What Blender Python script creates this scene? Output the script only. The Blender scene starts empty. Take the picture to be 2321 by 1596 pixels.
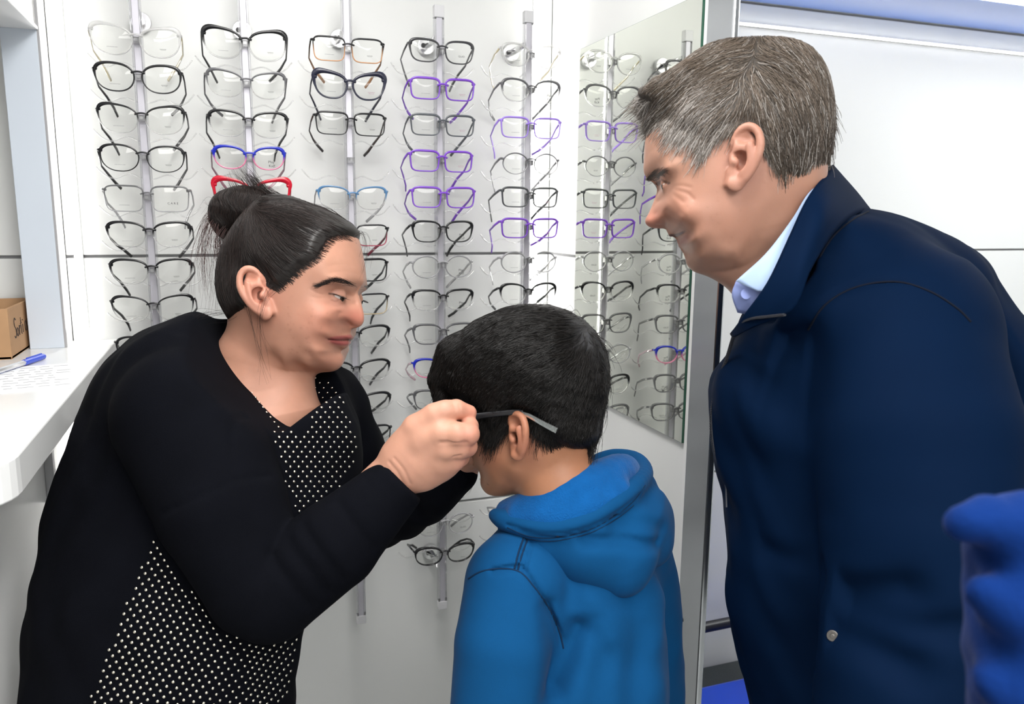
import bpy, bmesh, math, random, os
import numpy as np
from mathutils import Matrix, Vector, Euler
from mathutils.bvhtree import BVHTree

random.seed(7); rng = np.random.default_rng(11)
SC = bpy.context.scene
COL = SC.collection

# ------------------------------------------------------------------ camera
IMG_W, IMG_H, FPX = 2321, 1596, 1780.0
# rows: world X, Y, Z axes seen from the camera (right, down, forward)
RW = np.array([[0.94116013, -0.04895825, 0.33439601],
               [-0.33782845, -0.16399022, 0.92681128],
               [0.00946262, -0.98524631, -0.17088055]])
CAMZ = 1.47
cam_data = bpy.data.cameras.new('camera')
cam = bpy.data.objects.new('camera', cam_data)
COL.objects.link(cam)
cam_data.sensor_width = 36.0
cam_data.lens = 36.0 * FPX / IMG_W
cam_data.clip_start = 0.02
cam.matrix_world = Matrix(((RW[0, 0], -RW[0, 1], -RW[0, 2], 0), (RW[1, 0], -RW[1, 1], -RW[1, 2], 0),
                           (RW[2, 0], -RW[2, 1], -RW[2, 2], CAMZ), (0, 0, 0, 1)))
cam_data.dof.use_dof = True
cam_data.dof.focus_distance = 1.10
cam_data.dof.aperture_fstop = 9.0
SC.camera = cam

# ------------------------------------------------------------------ world, exposure
world = bpy.data.worlds.new('room_air'); SC.world = world
world.use_nodes = True
world.node_tree.nodes['Background'].inputs[0].default_value = (0.9, 0.95, 1.0, 1)
world.node_tree.nodes['Background'].inputs[1].default_value = 0.05
SC.view_settings.view_transform = 'Standard'
SC.view_settings.look = 'None'
SC.view_settings.gamma = 1.0
SC.view_settings.use_curve_mapping = False
SC.view_settings.exposure = 0.36
SC.cycles.transparent_max_bounces = 32
SC.cycles.max_bounces = 8
SC.cycles.caustics_reflective = False
SC.cycles.caustics_refractive = False

# ceiling luminaires (their housings are built with the ceiling below)
def area_light(name, loc, sx, sy, watts, color=(1, 1, 1), rot=(0, 0, 0)):
    l = bpy.data.lights.new(name, 'AREA'); l.shape = 'RECTANGLE'
    l.size, l.size_y, l.energy, l.color = sx, sy, watts, color
    o = bpy.data.objects.new(name, l); COL.objects.link(o)
    o.location = loc; o.rotation_euler = rot
    return o
CEIL = 2.16
LAMPS = [(0.12, 0.62, 0.30, 0.9, 7.0), (2.0, 0.90, 0.40, 0.9, 4.6), (0.35, -0.80, 0.90, 1.3, 20.0)]
for i, (lx, ly, sx, sy, w) in enumerate(LAMPS):
    area_light('ceiling_lamp_light', (lx, ly, CEIL - 0.035), sx, sy, w, [(1.0, 0.985, 0.96), (0.90, 0.96, 1.0), (1.0, 0.985, 0.96)][i])

# ------------------------------------------------------------------ helpers
def P(u, v, d):
    """photo position and distance along the view axis -> world point"""
    c = np.array([(u - IMG_W / 2) / FPX, (v - IMG_H / 2) / FPX, 1.0]) * d
    w = RW @ c
    return np.array([w[0], w[1], w[2] + CAMZ])
def hit(u, v, axis, val):
    r = RW @ np.array([(u - IMG_W / 2) / FPX, (v - IMG_H / 2) / FPX, 1.0])
    o = np.array([0, 0, CAMZ]); t = (val - o[axis]) / r[axis]
    return o + r * t

def link(o, parent=None):
    COL.objects.link(o)
    if parent is not None: o.parent = parent
    return o
def tag(o, label=None, cat=None, group=None, kind=None):
    if label: o['label'] = label
    if cat: o['category'] = cat
    if group: o['group'] = group
    if kind: o['kind'] = kind
    return o
def empty(name, loc=(0, 0, 0)):
    o = bpy.data.objects.new(name, None); o.empty_display_size = 0.05
    o.location = loc; COL.objects.link(o); return o
def mesh_obj(name, verts, faces, mat=None, parent=None, smooth=False, loc=None):
    me = bpy.data.meshes.new(name)
    if isinstance(verts, np.ndarray) and isinstance(faces, np.ndarray):
        nv, nf, k = len(verts), len(faces), faces.shape[1]
        me.vertices.add(nv); me.vertices.foreach_set('co', verts.astype(np.float32).ravel())
        me.loops.add(nf * k); me.polygons.add(nf)
        me.loops.foreach_set('vertex_index', faces.astype(np.int32).ravel())
        me.polygons.foreach_set('loop_start', np.arange(0, nf * k, k, dtype=np.int32))
        me.polygons.foreach_set('loop_total', np.full(nf, k, dtype=np.int32))
        me.update(calc_edges=True)
    else:
        me.from_pydata([tuple(map(float, v)) for v in verts], [], [tuple(map(int, f)) for f in faces])
    if smooth: me.polygons.foreach_set('use_smooth', [True] * len(me.polygons))
    if mat is not None: me.materials.append(mat)
    o = bpy.data.objects.new(name, me)
    if loc is not None: o.location = loc
    return link(o, parent)
class MB:
    """collects simple solids into one mesh"""
    def __init__(self): self.v, self.f = [], []
    def box(self, x0, x1, y0, y1, z0, z1):
        n = len(self.v)
        self.v += [(x, y, z) for z in (z0, z1) for y in (y0, y1) for x in (x0, x1)]
        for q in ((0, 2, 3, 1), (4, 5, 7, 6), (0, 1, 5, 4), (2, 6, 7, 3), (0, 4, 6, 2), (1, 3, 7, 5)):
            self.f.append(tuple(n + i for i in q))
        return self
    def tube(self, pts, r, seg=8, cap=True, flat=1.0, up=(0, 0, 1)):
        pts = [np.array(p, float) for p in pts]; n = len(pts)
        rr = r if hasattr(r, '__len__') else [r] * n
        rings = []
        for i, p in enumerate(pts):
            t = pts[min(i + 1, n - 1)] - pts[max(i - 1, 0)]; t /= np.linalg.norm(t) + 1e-12
            a = np.cross(t, up)
            if np.linalg.norm(a) < 1e-4: a = np.cross(t, (1, 0, 0))
            a /= np.linalg.norm(a); b = np.cross(a, t)
            base = len(self.v)
            for k in range(seg):
                th = 2 * math.pi * k / seg
                self.v.append(tuple(p + a * math.cos(th) * rr[i] * flat + b * math.sin(th) * rr[i]))
            rings.append(base)
        for i in range(n - 1):
            for k in range(seg):
                k2 = (k + 1) % seg
                self.f.append((rings[i] + k, rings[i] + k2, rings[i + 1] + k2, rings[i + 1] + k))
        if cap:
            self.f.append(tuple(rings[0] + k for k in range(seg))[::-1]); self.f.append(tuple(rings[-1] + k for k in range(seg)))
        return self
    def disc(self, c, axis, r, h, seg=20):
        c = np.array(c, float); ax = np.array(axis, float); ax /= np.linalg.norm(ax)
        return self.tube([c, c + ax * h], r, seg, True, 1.0, (0, 0, 1) if abs(ax[2]) < .9 else (1, 0, 0))
    def build(self, name, mat, parent=None, smooth=False, bevel=0.0, loc=None):
        o = mesh_obj(name, self.v, self.f, mat, parent, smooth, loc)
        if bevel > 0:
            m = o.modifiers.new('bevel', 'BEVEL'); m.width = bevel; m.segments = 2; m.limit_method = 'ANGLE'
        return o

# ------------------------------------------------------------------ materials
def new_mat(name):
    m = bpy.data.materials.new(name); m.use_nodes = True
    nt = m.node_tree; nt.nodes.clear()
    out = nt.nodes.new('ShaderNodeOutputMaterial')
    return m, nt, out
def pmat(name, color, rough=0.5, metal=0.0, spec=0.5, noise=None, bump=None, sheen=0.0, sss=0.0, coat=0.0):
    """noise=(scale, amount) colour mottling; bump=(scale, strength, distance)"""
    m, nt, out = new_mat(name); b = nt.nodes.new('ShaderNodeBsdfPrincipled')
    nt.links.new(b.outputs[0], out.inputs[0])
    b.inputs['Base Color'].default_value = (*color, 1); b.inputs['Roughness'].default_value = rough
    b.inputs['Metallic'].default_value = metal; b.inputs['Specular IOR Level'].default_value = spec
    b.inputs['Sheen Weight'].default_value = sheen; b.inputs['Coat Weight'].default_value = coat
    if sheen: b.inputs['Sheen Roughness'].default_value = 0.4
    tc = nt.nodes.new('ShaderNodeTexCoord')
    if noise:
        n = nt.nodes.new('ShaderNodeTexNoise'); n.inputs['Scale'].default_value = noise[0]; n.inputs['Detail'].default_value = 4
        nt.links.new(tc.outputs['Object'], n.inputs['Vector'])
        mx = nt.nodes.new('ShaderNodeMix'); mx.data_type = 'RGBA'
        c = np.array(color); a = noise[1]
        mx.inputs[6].default_value = (*(c * (1 - a)), 1); mx.inputs[7].default_value = (*np.minimum(c * (1 + a), 1), 1)
        nt.links.new(n.outputs['Fac'], mx.inputs[0]); nt.links.new(mx.outputs[2], b.inputs['Base Color'])
    if bump:
        n2 = nt.nodes.new('ShaderNodeTexNoise'); n2.inputs['Scale'].default_value = bump[0]; n2.inputs['Detail'].default_value = 3
        nt.links.new(tc.outputs['Object'], n2.inputs['Vector'])
        bp = nt.nodes.new('ShaderNodeBump'); bp.inputs['Strength'].default_value = bump[1]; bp.inputs['Distance'].default_value = bump[2]
        nt.links.new(n2.outputs['Fac'], bp.inputs['Height']); nt.links.new(bp.outputs[0], b.inputs['Normal'])
    return m
def emat(name, color, strength):
    m, nt, out = new_mat(name); e = nt.nodes.new('ShaderNodeEmission')
    e.inputs[0].default_value = (*color, 1); e.inputs[1].default_value = strength
    nt.links.new(e.outputs[0], out.inputs[0]); return m
def clear_mat(name, tint=(0.97, 0.98, 0.98), rough=0.03, ior=1.5, edge=0.0):
    """thin clear plastic or lens: see-through with a mirror-like sheen that grows at grazing angles"""
    m, nt, out = new_mat(name)
    tr = nt.nodes.new('ShaderNodeBsdfTransparent'); tr.inputs[0].default_value = (*tint, 1)
    gl = nt.nodes.new('ShaderNodeBsdfGlossy'); gl.inputs['Roughness'].default_value = rough
    fr = nt.nodes.new('ShaderNodeFresnel'); fr.inputs[0].default_value = ior
    mx = nt.nodes.new('ShaderNodeMixShader')
    nt.links.new(fr.outputs[0], mx.inputs[0]); nt.links.new(tr.outputs[0], mx.inputs[1]); nt.links.new(gl.outputs[0], mx.inputs[2])
    last = mx
    if edge:
        df = nt.nodes.new('ShaderNodeBsdfDiffuse'); df.inputs[0].default_value = (0.95, 0.96, 0.97, 1)
        m2 = nt.nodes.new('ShaderNodeMixShader'); m2.inputs[0].default_value = edge
        nt.links.new(mx.outputs[0], m2.inputs[1]); nt.links.new(df.outputs[0], m2.inputs[2]); last = m2
    nt.links.new(last.outputs[0], out.inputs[0]); return m

M = {}
M['laminate'] = pmat('white_laminate', (0.80, 0.81, 0.81), 0.22, noise=(3.0, 0.015), bump=(14.0, 0.02, 0.002))
M['laminate_wall'] = pmat('white_wall_panel', (0.80, 0.81, 0.80), 0.30, noise=(2.0, 0.015), bump=(9.0, 0.03, 0.002))
M['joint'] = pmat('grey_joint', (0.36, 0.36, 0.37), 0.5, noise=(20, .05))
M['blue_jamb'] = pmat('pale_painted_metal', (0.62, 0.68, 0.76), 0.35, noise=(6, 0.02))
M['white_trim'] = pmat('white_trim', (0.82, 0.82, 0.82), 0.35, noise=(6, 0.02))
M['alu'] = pmat('satin_aluminium', (0.56, 0.58, 0.61), 0.22, 1.0, noise=(30, .04))
M['rail_grey'] = pmat('lavender_grey_rail', (0.50, 0.49, 0.54), 0.35, 0.35, noise=(25, .03))
M['rail_acryl'] = clear_mat('clear_rail_edge', (0.86, 0.86, 0.88), 0.22, 1.4, 0.05)
M['acryl'] = clear_mat('clear_acrylic', (0.95, 0.95, 0.95), 0.04, 1.45, 0.10)
M['lens'] = clear_mat('demo_lens', (0.97, 0.975, 0.96), 0.01, 1.42)
M['cap'] = pmat('grey_plastic_cap', (0.62, 0.62, 0.64), 0.35, noise=(25, .03))
M['chrome'] = pmat('chrome', (0.75, 0.75, 0.76), 0.18, 1.0, noise=(30, .03))
M['dark'] = pmat('black_plastic', (0.012, 0.012, 0.014), 0.35, noise=(30, .1))
M['led'] = emat('led_strip', (1.0, 0.98, 0.94), 16.0)
M['print'] = pmat('black_print', (0.03, 0.03, 0.03), 0.6, noise=(60, .1))
M['print_red'] = pmat('red_blue_print', (0.45, 0.12, 0.25), 0.6, noise=(60, .1))
M['ink'] = pmat('marker_ink', (0.05, 0.035, 0.03), 0.7, noise=(60, .1))
m, nt, out = new_mat('mirror_glass'); g = nt.nodes.new('ShaderNodeBsdfGlossy'); g.inputs['Roughness'].default_value = 0.0
g.inputs[0].default_value = (0.84, 0.86, 0.80, 1); nt.links.new(g.outputs[0], out.inputs[0]); M['mirror'] = m
M['glass_edge'] = pmat('green_glass_edge', (0.02, 0.10, 0.06), 0.1, noise=(30, .1))
# ================================================================== the room
YB, XL, XR = 1.61, -0.275, 0.664         # back wall, hatch partition, mirror partition
def plank(name, x0, x1, y0, y1, z0, z1, mat, parent, bevel=0.0012):
    return MB().box(x0, x1, y0, y1, z0, z1).build(name, mat, parent, bevel=bevel)
def struct(o, label=None, cat=None):
    o['kind'] = 'structure'
    if label: o['label'] = label
    if cat: o['category'] = cat
    return o

wall_back = struct(MB().box(-1.6, 2.9, YB + 0.012, YB + 0.06, 0, 2.35).build('wall_back', M['joint']), 'white laminate panel wall behind the glasses rails', 'wall')
G = 0.0028
for z0, z1 in ((0.0, 0.84), (0.84, 1.39), (1.39, 1.955), (1.955, 2.35)):
    for x0, x1 in ((-1.6, XL), (XL, XR), (XR, 2.9)):
        plank('panel', x0 + G * .4, x1 - G * .4, YB, YB + 0.02, z0 + G, z1 - G, M['laminate_wall'], wall_back)
# partition with the mirror
wall_right = struct(MB().box(XR + 0.006, XR + 0.02, 1.024, YB, 0, 2.35).build('wall_right', M['joint']), 'white side partition carrying the tall mirror', 'wall')
for z0, z1 in ((0.0, 0.84), (0.84, 1.39), (1.39, 2.35)):
    plank('panel', XR, XR + 0.012, 1.026, YB, z0 + G, z1 - G, M['laminate_wall'], wall_right)
post = struct(MB().box(XR - 0.005, XR + 0.006, 0.957, 1.022, 0, 2.35).build('trim_1', M['alu'], bevel=0.003), 'grey aluminium end post of the mirror partition', 'post')
MB().box(XR - 0.0035, XR - 0.0005, 1.022, 1.030, 0, 2.35).build('edge_strip', M['white_trim'], post)
sc_ = MB()
sc_.disc((XR - 0.005, 1.012, 0.83), (-1, 0, 0), 0.004, 0.003, 12); sc_.build('screw', M['dark'], post)
# partition with the hatch opening on the counter side
wall_left = struct(MB().box(XL - 0.05, XL, 1.53, YB, 1.205, 2.35).build('wall_left', M['white_trim'], bevel=0.002), 'white hatch partition beside the rails', 'wall')
MB().box(XL - 0.05, XL, -1.2, YB, 0, 1.205).build('panel', M['laminate'], wall_left, bevel=0.002)
MB().box(XL - 0.05, XL, -1.2, 1.5299, 1.765, 2.35).build('header', M['white_trim'], wall_left, bevel=0.002)
MB().box(XL - 0.052, XL + 0.0005, 1.527, 1.5305, 1.237, 1.768).build('jamb', M['blue_jamb'], wall_left, bevel=0.001)
MB().box(XL - 0.052, XL + 0.003, -1.2, 1.527, 1.760, 1.7655).build('head_jamb', M['white_trim'], wall_left, bevel=0.001)
MB().box(XL, XL + 0.004, 1.5275, 1.5335, 1.237, 2.35).build('edge_strip', M['joint'], wall_left)
# the shell
M['floor'] = pmat('dark_speckled_vinyl', (0.30, 0.31, 0.30), 0.5, noise=(260, 0.4))
floor = struct(MB().box(-1.6, 2.9, -1.6, YB + 0.06, -0.05, 0).build('floor', M['floor']), 'dark speckled vinyl floor', 'floor')
ceil = struct(MB().box(-1.6, 2.9, -1.6, YB + 0.06, CEIL, CEIL + .05).build('ceiling', M['white_trim']), 'white ceiling with recessed lamps', 'ceiling')
M['wall_plain'] = pmat('white_wall', (0.74, 0.745, 0.74), 0.5, noise=(2, 0.02))
struct(MB().box(-1.65, -1.6, -1.6, YB + .06, 0, 2.35).build('wall_far_left', M['wall_plain']), 'white wall beyond the hatch', 'wall')
struct(MB().box(2.9, 2.95, -1.6, YB + .06, 0, 2.35).build('wall_far_right', M['wall_plain']), 'white wall at the far end of the room', 'wall')
struct(MB().box(-1.65, 2.95, -1.65, -1.6, 0, 2.35).build('wall_front', M['wall_plain']), 'white wall opposite the glasses rails', 'wall')
# ceiling lamps
M['diffuser'] = emat('lamp_diffuser', (1.0, 0.985, 0.96), 5.0)
for i, (lx, ly, sx, sy, w) in enumerate(LAMPS):
    o = empty('ceiling_lamp', (lx, ly, CEIL)); tag(o, ['white rectangular LED ceiling lamp above the boy and woman', 'white rectangular LED ceiling lamp above the man', 'white rectangular LED ceiling lamp behind the camera'][i], 'lamp', 'ceiling lamps')
    MB().box(-sx/2-.02, sx/2+.02, -sy/2-.02, sy/2+.02, -.025, 0).build('housing', M['white_trim'], o, bevel=.003)
    MB().box(-sx/2, sx/2, -sy/2, sy/2, -.03, -.024).build('diffuser', M['diffuser'], o)
# LED strips in the two corners and along the far wall
def led(name, x0, x1, y0, y1, z0, z1, label):
    o = empty(name, ((x0 + x1) / 2, (y0 + y1) / 2, z0)); tag(o, label, 'light strip')
    cx, cy = (x0 + x1) / 2, (y0 + y1) / 2
    MB().box(x0 - cx - .002, x1 - cx + .002, .0005, y1 - cy, 0, z1 - z0).build('profile', M['white_trim'], o)
    MB().box(x0 - cx, x1 - cx, y0 - cy, -.0005, 0, z1 - z0).build('diffuser', M['led'], o)
    return o
led('led_strip', 0.622, 0.634, YB - .008, YB, 0.84, 2.14, 'bright vertical LED strip in the corner beside the mirror')
led('led_strip', XL + .016, XL + .026, YB - .008, YB, 1.26, 2.14, 'bright vertical LED strip between hatch and rails above the counter')
led('led_strip', XL + .012, XL + .024, YB - .008, YB, 0.40, 1.19, 'glowing vertical strip imitating the LED reflection under the white counter')  # added glowing strip, stands in for the corner LED's reflection below the counter
o = empty('led_strip', (1.8, YB, 1.9)); tag(o, 'thin horizontal LED line high on the wall behind the man', 'light strip')
MB().box(-1.0, 1.05, -.005, 0, .003, .010).build('profile', M['white_trim'], o)
MB().box(-1.0, 1.05, -.0065, -.005, .0045, .0085).build('diffuser', M['led'], o)
# blue soffit over the space behind the man
M['soffit'] = pmat('periwinkle_soffit', (0.22, 0.33, 0.70), 0.4, noise=(3, .03))
so = struct(MB().box(XR + .06, 2.9, 1.40, YB, 1.957, 2.15).build('trim_2', M['soffit'], bevel=.004), 'periwinkle blue soffit along the top of the far wall', 'soffit')
o = empty('led_strip', (1.9, 1.40, 1.957)); tag(o, 'white LED line on the edge of the blue soffit', 'light strip')
MB().box(-.9, .95, -.018, -.001, 0, .02).build('profile', M['white_trim'], o)
MB().box(-.9, .95, -.016, -.003, -.003, 0).build('diffuser', M['led'], o)

# mirror
mir = empty('wall_mirror', (XR, 1.24, 1.12)); tag(mir, 'tall frameless mirror on the side partition reflecting the glasses', 'mirror')
MB().box(-.0065, -.0005, -.209, .211, 0, .667).build('glass_edge', M['glass_edge'], mir)
mesh_obj('mirror_face', [(-.0070, -.2085, .0005), (-.0070, .2105, .0005), (-.0070, .2105, .6665), (-.0070, -.2085, .6665)], [(0, 1, 2, 3)], M['mirror'], mir)

# counter through the hatch, with a rounded front corner
ctr = empty('counter', (XL, 1.2, 1.197))
tag(ctr, 'white laminate counter running through the hatch', 'counter')
def counter_outline():
    x0, x1, y0, y1, r = -.62, XL + .074, .80, YB, .055
    pts = [(x0, y1), (x0, y0)]
    for k in range(9):
        a = -math.pi / 2 + k / 8 * math.pi / 2
        pts.append((x1 - r + r * math.cos(a), y0 + r + r * math.sin(a)))
    pts.append((x1, y1)); return pts
op = [(x - XL, y - 1.2) for x, y in counter_outline()]
n = len(op); vs = [(x, y, 0) for x, y in op] + [(x, y, .04) for x, y in op]
fs = [tuple(range(n))[::-1], tuple(range(n, 2 * n))] + [(i, (i + 1) % n, n + (i + 1) % n, n + i) for i in range(n)]
o = mesh_obj('worktop', vs, fs, M['laminate'], ctr); b = o.modifiers.new('b', 'BEVEL'); b.width = .002; b.segments = 2
# bracket carrying the counter
MB().box(0.0, .012, .1, .115, -.16, -.0).box(0.0, .05, .1, .115, -.016, -.0).build('bracket', M['cap'], ctr, bevel=.001)
CT = 1.237
# ================================================================== display rails and glasses
YR = 1.5
RAILS = [-0.124, 0.0447, 0.2199, 0.3902, 0.5686]
RAIL_Z = [(0.70, 1.95), (0.66, 1.90), (0.648, 1.875), (0.651, 1.853), (0.66, 1.859)]
RAIL_WORD = ['nearest the counter', 'second from the counter', 'in the middle of the wall', 'second from the mirror', 'nearest the mirror']
def acetate():
    m, nt, out = new_mat('acetate_frame')
    at = nt.nodes.new('ShaderNodeAttribute'); at.attribute_name = 'tint'
    no = nt.nodes.new('ShaderNodeTexNoise'); no.inputs['Scale'].default_value = 180
    mc = nt.nodes.new('ShaderNodeMix'); mc.data_type = 'RGBA'; mc.blend_type = 'MULTIPLY'; mc.inputs[0].default_value = .12
    nt.links.new(at.outputs['Color'], mc.inputs[6]); nt.links.new(no.outputs['Color'], mc.inputs[7])
    b = nt.nodes.new('ShaderNodeBsdfPrincipled'); b.inputs['Roughness'].default_value = .22
    nt.links.new(mc.outputs[2], b.inputs['Base Color'])
    tr = nt.nodes.new('ShaderNodeBsdfTransparent'); tr.inputs[0].default_value = (.90, .90, .90, 1)
    gl = nt.nodes.new('ShaderNodeBsdfGlossy'); gl.inputs['Roughness'].default_value = .05
    lw = nt.nodes.new('ShaderNodeFresnel'); lw.inputs[0].default_value = 1.5
    m1 = nt.nodes.new('ShaderNodeMixShader'); nt.links.new(lw.outputs[0], m1.inputs[0]); nt.links.new(tr.outputs[0], m1.inputs[1]); nt.links.new(gl.outputs[0], m1.inputs[2])
    m2 = nt.nodes.new('ShaderNodeMixShader'); nt.links.new(at.outputs['Alpha'], m2.inputs[0]); nt.links.new(m1.outputs[0], m2.inputs[1]); nt.links.new(b.outputs[0], m2.inputs[2])
    nt.links.new(m2.outputs[0], out.inputs[0]); return m
M['acetate'] = acetate()
def set_tint(o, cols):
    a = o.data.color_attributes.new('tint', 'FLOAT_COLOR', 'POINT')
    a.data.foreach_set('color', np.asarray(cols, np.float32).ravel())

# ---- rails
ROWS_Z = [[] for _ in RAILS]
rails = []
for i, X in enumerate(RAILS):
    z0, z1 = RAIL_Z[i]
    r = empty('display_rail', (X, YR, z0)); rails.append(r)
    tag(r, 'grey vertical glasses display rail with clear edges, ' + RAIL_WORD[i], 'display rail')
    h = z1 - z0
    MB().box(-.0055, .0055, -.0035, .008, 0, h).build('channel', M['rail_grey'], r, bevel=.0008)
    for s in (-1, 1):
        MB().box(s * .0072 - .0016, s * .0072 + .0016, -.0045, .009, 0, h).build('acrylic_edge', M['rail_acryl'], r)
    for zz in (0, h):
        MB().box(-.0092, .0092, -.006, .010, zz - (0 if zz == 0 else .022), zz + (.018 if zz == 0 else .0)).build('end_cap', M['cap'], r, bevel=.0012)
    for zz in (max(.735 - z0, .06), 1.80 - z0):
        b = MB(); b.tube([(0, .010, zz), (0, YB - YR - .012, zz)], .0062, 12)
        st = b.build('wall_bracket', M['chrome'], r, True)
        b = MB(); b.disc((0, YB - YR - .014, zz), (0, 1, 0), .017, .014, 24); b.build('wall_disc', M['chrome'], st, False, .001)
        b = MB(); b.disc((-.007, YB - YR - .0145, zz), (0, -1, 0), .0045, .0015, 12); b.build('disc_screw', M['dark'], st)

# ---- glasses shapes
def lens_outline(kind, a, b, N=44):
    th = np.linspace(0, 2 * np.pi, N, endpoint=False)
    n = {'oval': 2.35, 'cat': 2.5, 'rect': 4.6, 'round': 2.0, 'square': 3.0, 'half': 2.6}[kind]
    c, s = np.cos(th), np.sin(th)
    x = a * np.sign(c) * np.abs(c) ** (2 / n); z = b * np.sign(s) * np.abs(s) ** (2 / n)
    k = {'oval': .10, 'cat': .15, 'rect': .06, 'round': .03, 'square': .10, 'half': .13}[kind]
    lift = {'oval': 4.0, 'cat': 7.5, 'rect': 0.8, 'round': 0.6, 'square': 1.8, 'half': 4.5}[kind]
    x = x * (1 + k * z / b)
    t = (x / a + 1) / 2                      # 0 at the nose, 1 at the temple
    z = z + np.where(z > 0, 1, .35) * lift * (t - .45)
    return np.stack([x, z], 1), th
def glasses(loc, rz, kind, top, bot, label, group, w=.134, hb=.0195, thick=1.0, a_top=1.0, a_bot=1.0, temple=None, prints=None, rx=0.0, fade=.15, seed=0):
    """top/bot: rgb of the upper and lower rim; a_*: how solid it is (0 = clear plastic)"""
    rs = random.Random(seed)
    root = empty('eyeglasses', loc); root.rotation_euler = (rx, 0, rz); tag(root, label, 'glasses', group)
    half = w / 2; gap = .0064; a = (half - gap - .004) / 2 * .99; cx = gap + a + .001
    out, th = lens_outline(kind, a * 1000, hb * 1000); out /= 1000.0
    N = len(out)
    # rim thickness round the outline
    s = np.sin(th); c = np.cos(th)
    t = .0021 * thick + .0016 * np.clip(s, 0, 1) * thick
    if kind == 'cat': t = t + .0042 * thick * np.exp(-((th - .75) / .55) ** 2)
    elif kind in ('oval', 'half', 'square'): t = t + .0026 * thick * np.exp(-((th - .6) / .5) ** 2)
    if kind == 'round': t = t * .8
    tan = np.roll(out, -1, 0) - np.roll(out, 1, 0); tan /= np.linalg.norm(tan, axis=1)[:, None]
    nor = np.stack([tan[:, 1], -tan[:, 0]], 1)
    outer = out + nor * t[:, None]
    V, F = [], []
    def wrap(x): return .0035 * (abs(x) / half) ** 2          # slight face wrap: ends sit back
    for sgn in (1, -1):
        base = len(V)
        d0, d1 = -.0019, .0019
        for ring, dep in ((out, d0), (outer - nor * .0005, d0 - .0003), (outer, d0 + .0006), (outer, d1), (out, d1)):
            for p in ring:
                x = sgn * (cx + p[0]); V.append((x, dep + wrap(x), p[1]))
        for q in range(5):
            q2 = (q + 1) % 5
            for i in range(N):
                j = (i + 1) % N
                f = (base + q * N + i, base + q * N + j, base + q2 * N + j, base + q2 * N + i)
                F.append(f if sgn > 0 else f[::-1])
    # bridge arc and end pieces
    mb = MB()
    zb = hb * .40
    br = [(x, -.0005 - .0005, zb + .0028 * (1 - (x / .0105) ** 2)) for x in np.linspace(-.0105, .0105, 9)]
    mb.tube(br, .0017 * max(thick, .8) ** .5, 8, True, 1.2)
    ztop = float(out[int(N * .085), 1]) + .001
    for sgn in (1, -1):
        xe = half
        mb.tube([(sgn * (cx + a * .93), wrap(half) - .001, ztop - .001), (sgn * (xe - .001), wrap(half) + .0, ztop), (sgn * (xe + .0012), wrap(half) + .004, ztop), (sgn * (xe + .0015), wrap(half) + .010, ztop - .0006)],
                [.0022 * thick ** .5, .0026 * thick ** .5, .0023, .0019], 8, True, .8)
    off = len(V); V += [tuple(v) for v in mb.v]; F += [tuple(off + i for i in f) for f in mb.f]
    fr = mesh_obj('rim_front', V, F, M['acetate'], root, True)
    va = np.array(V); q = np.clip((va[:, 2] / hb + 1) / 2, 0, 1)
    q = np.clip((q - .5) / max(fade, .02) * .5 + .5 + (.12 if a_bot < .5 else 0), 0, 1); q = q * q * (3 - 2 * q)
    colr = np.outer(1 - q, bot) + np.outer(q, top); al = (1 - q) * a_bot + q * a_top
    set_tint(fr, np.column_stack([colr, al]))
    # lenses
    for sgn in (1, -1):
        lv = []; lf = []
        rings = [1.02, .66, .33]
        for kx in rings:
            for p in out:
                x = sgn * (cx + p[0] * kx); lv.append((x, wrap(x) - .0012 * (1 - kx * kx) * 2, p[1] * kx))
        lv.append((sgn * cx, wrap(cx) - .0024, 0))
        for r_ in range(2):
            for i in range(N):
                j = (i + 1) % N; f = (r_ * N + i, r_ * N + j, (r_ + 1) * N + j, (r_ + 1) * N + i); lf.append(f if sgn > 0 else f[::-1])
        for i in range(N):
            j = (i + 1) % N; f = (2 * N + i, 2 * N + j, 3 * N); lf.append(f if sgn > 0 else f[::-1])
        ln = mesh_obj('lens', lv, lf, M['lens'], root, True)
        if prints: prints(ln, sgn, cx, hb, wrap(cx) - .0032)
    # temples: back and down to the support arm, then the ear hook inwards
    tcol, ta = (temple if temple else (top, a_top))
    for sgn in (1, -1):
        j1, j2 = rs.uniform(-.004, .004), rs.uniform(-.006, .006)
        x0 = sgn * (half + .0015); y0 = wrap(half) + .008
        pts = [(x0, y0, ztop - .0006), (x0 + sgn * .001, y0 + .028, ztop - .010), (x0 + sgn * .001, y0 + .056, ztop - .025 + j1),
               (x0 - sgn * .008, y0 + .074, ztop - .040 + j1), (x0 - sgn * .016, y0 + .088, ztop - .054 + j1 + j2), (x0 - sgn * (.023 + j2), y0 + .098, ztop - .066 + j2)]
        tb = MB(); tb.tube(pts, [.0026, .0026, .0024, .0027, .0030, .0028], 6, True, .55)
        o = tb.build('temple', M['acetate'], root, True)
        f1 = np.linspace(0, 1, len(pts)).repeat(6)[:, None]
        endc = np.array(bot if a_bot > .5 else tcol)
        cc = np.array(tcol)[None] * (1 - f1 * .7) + endc[None] * f1 * .7
        set_tint(o, np.column_stack([cc, np.full(len(cc), max(ta, .55 if a_bot >= 0.5 else ta))]))
    return root

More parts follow.
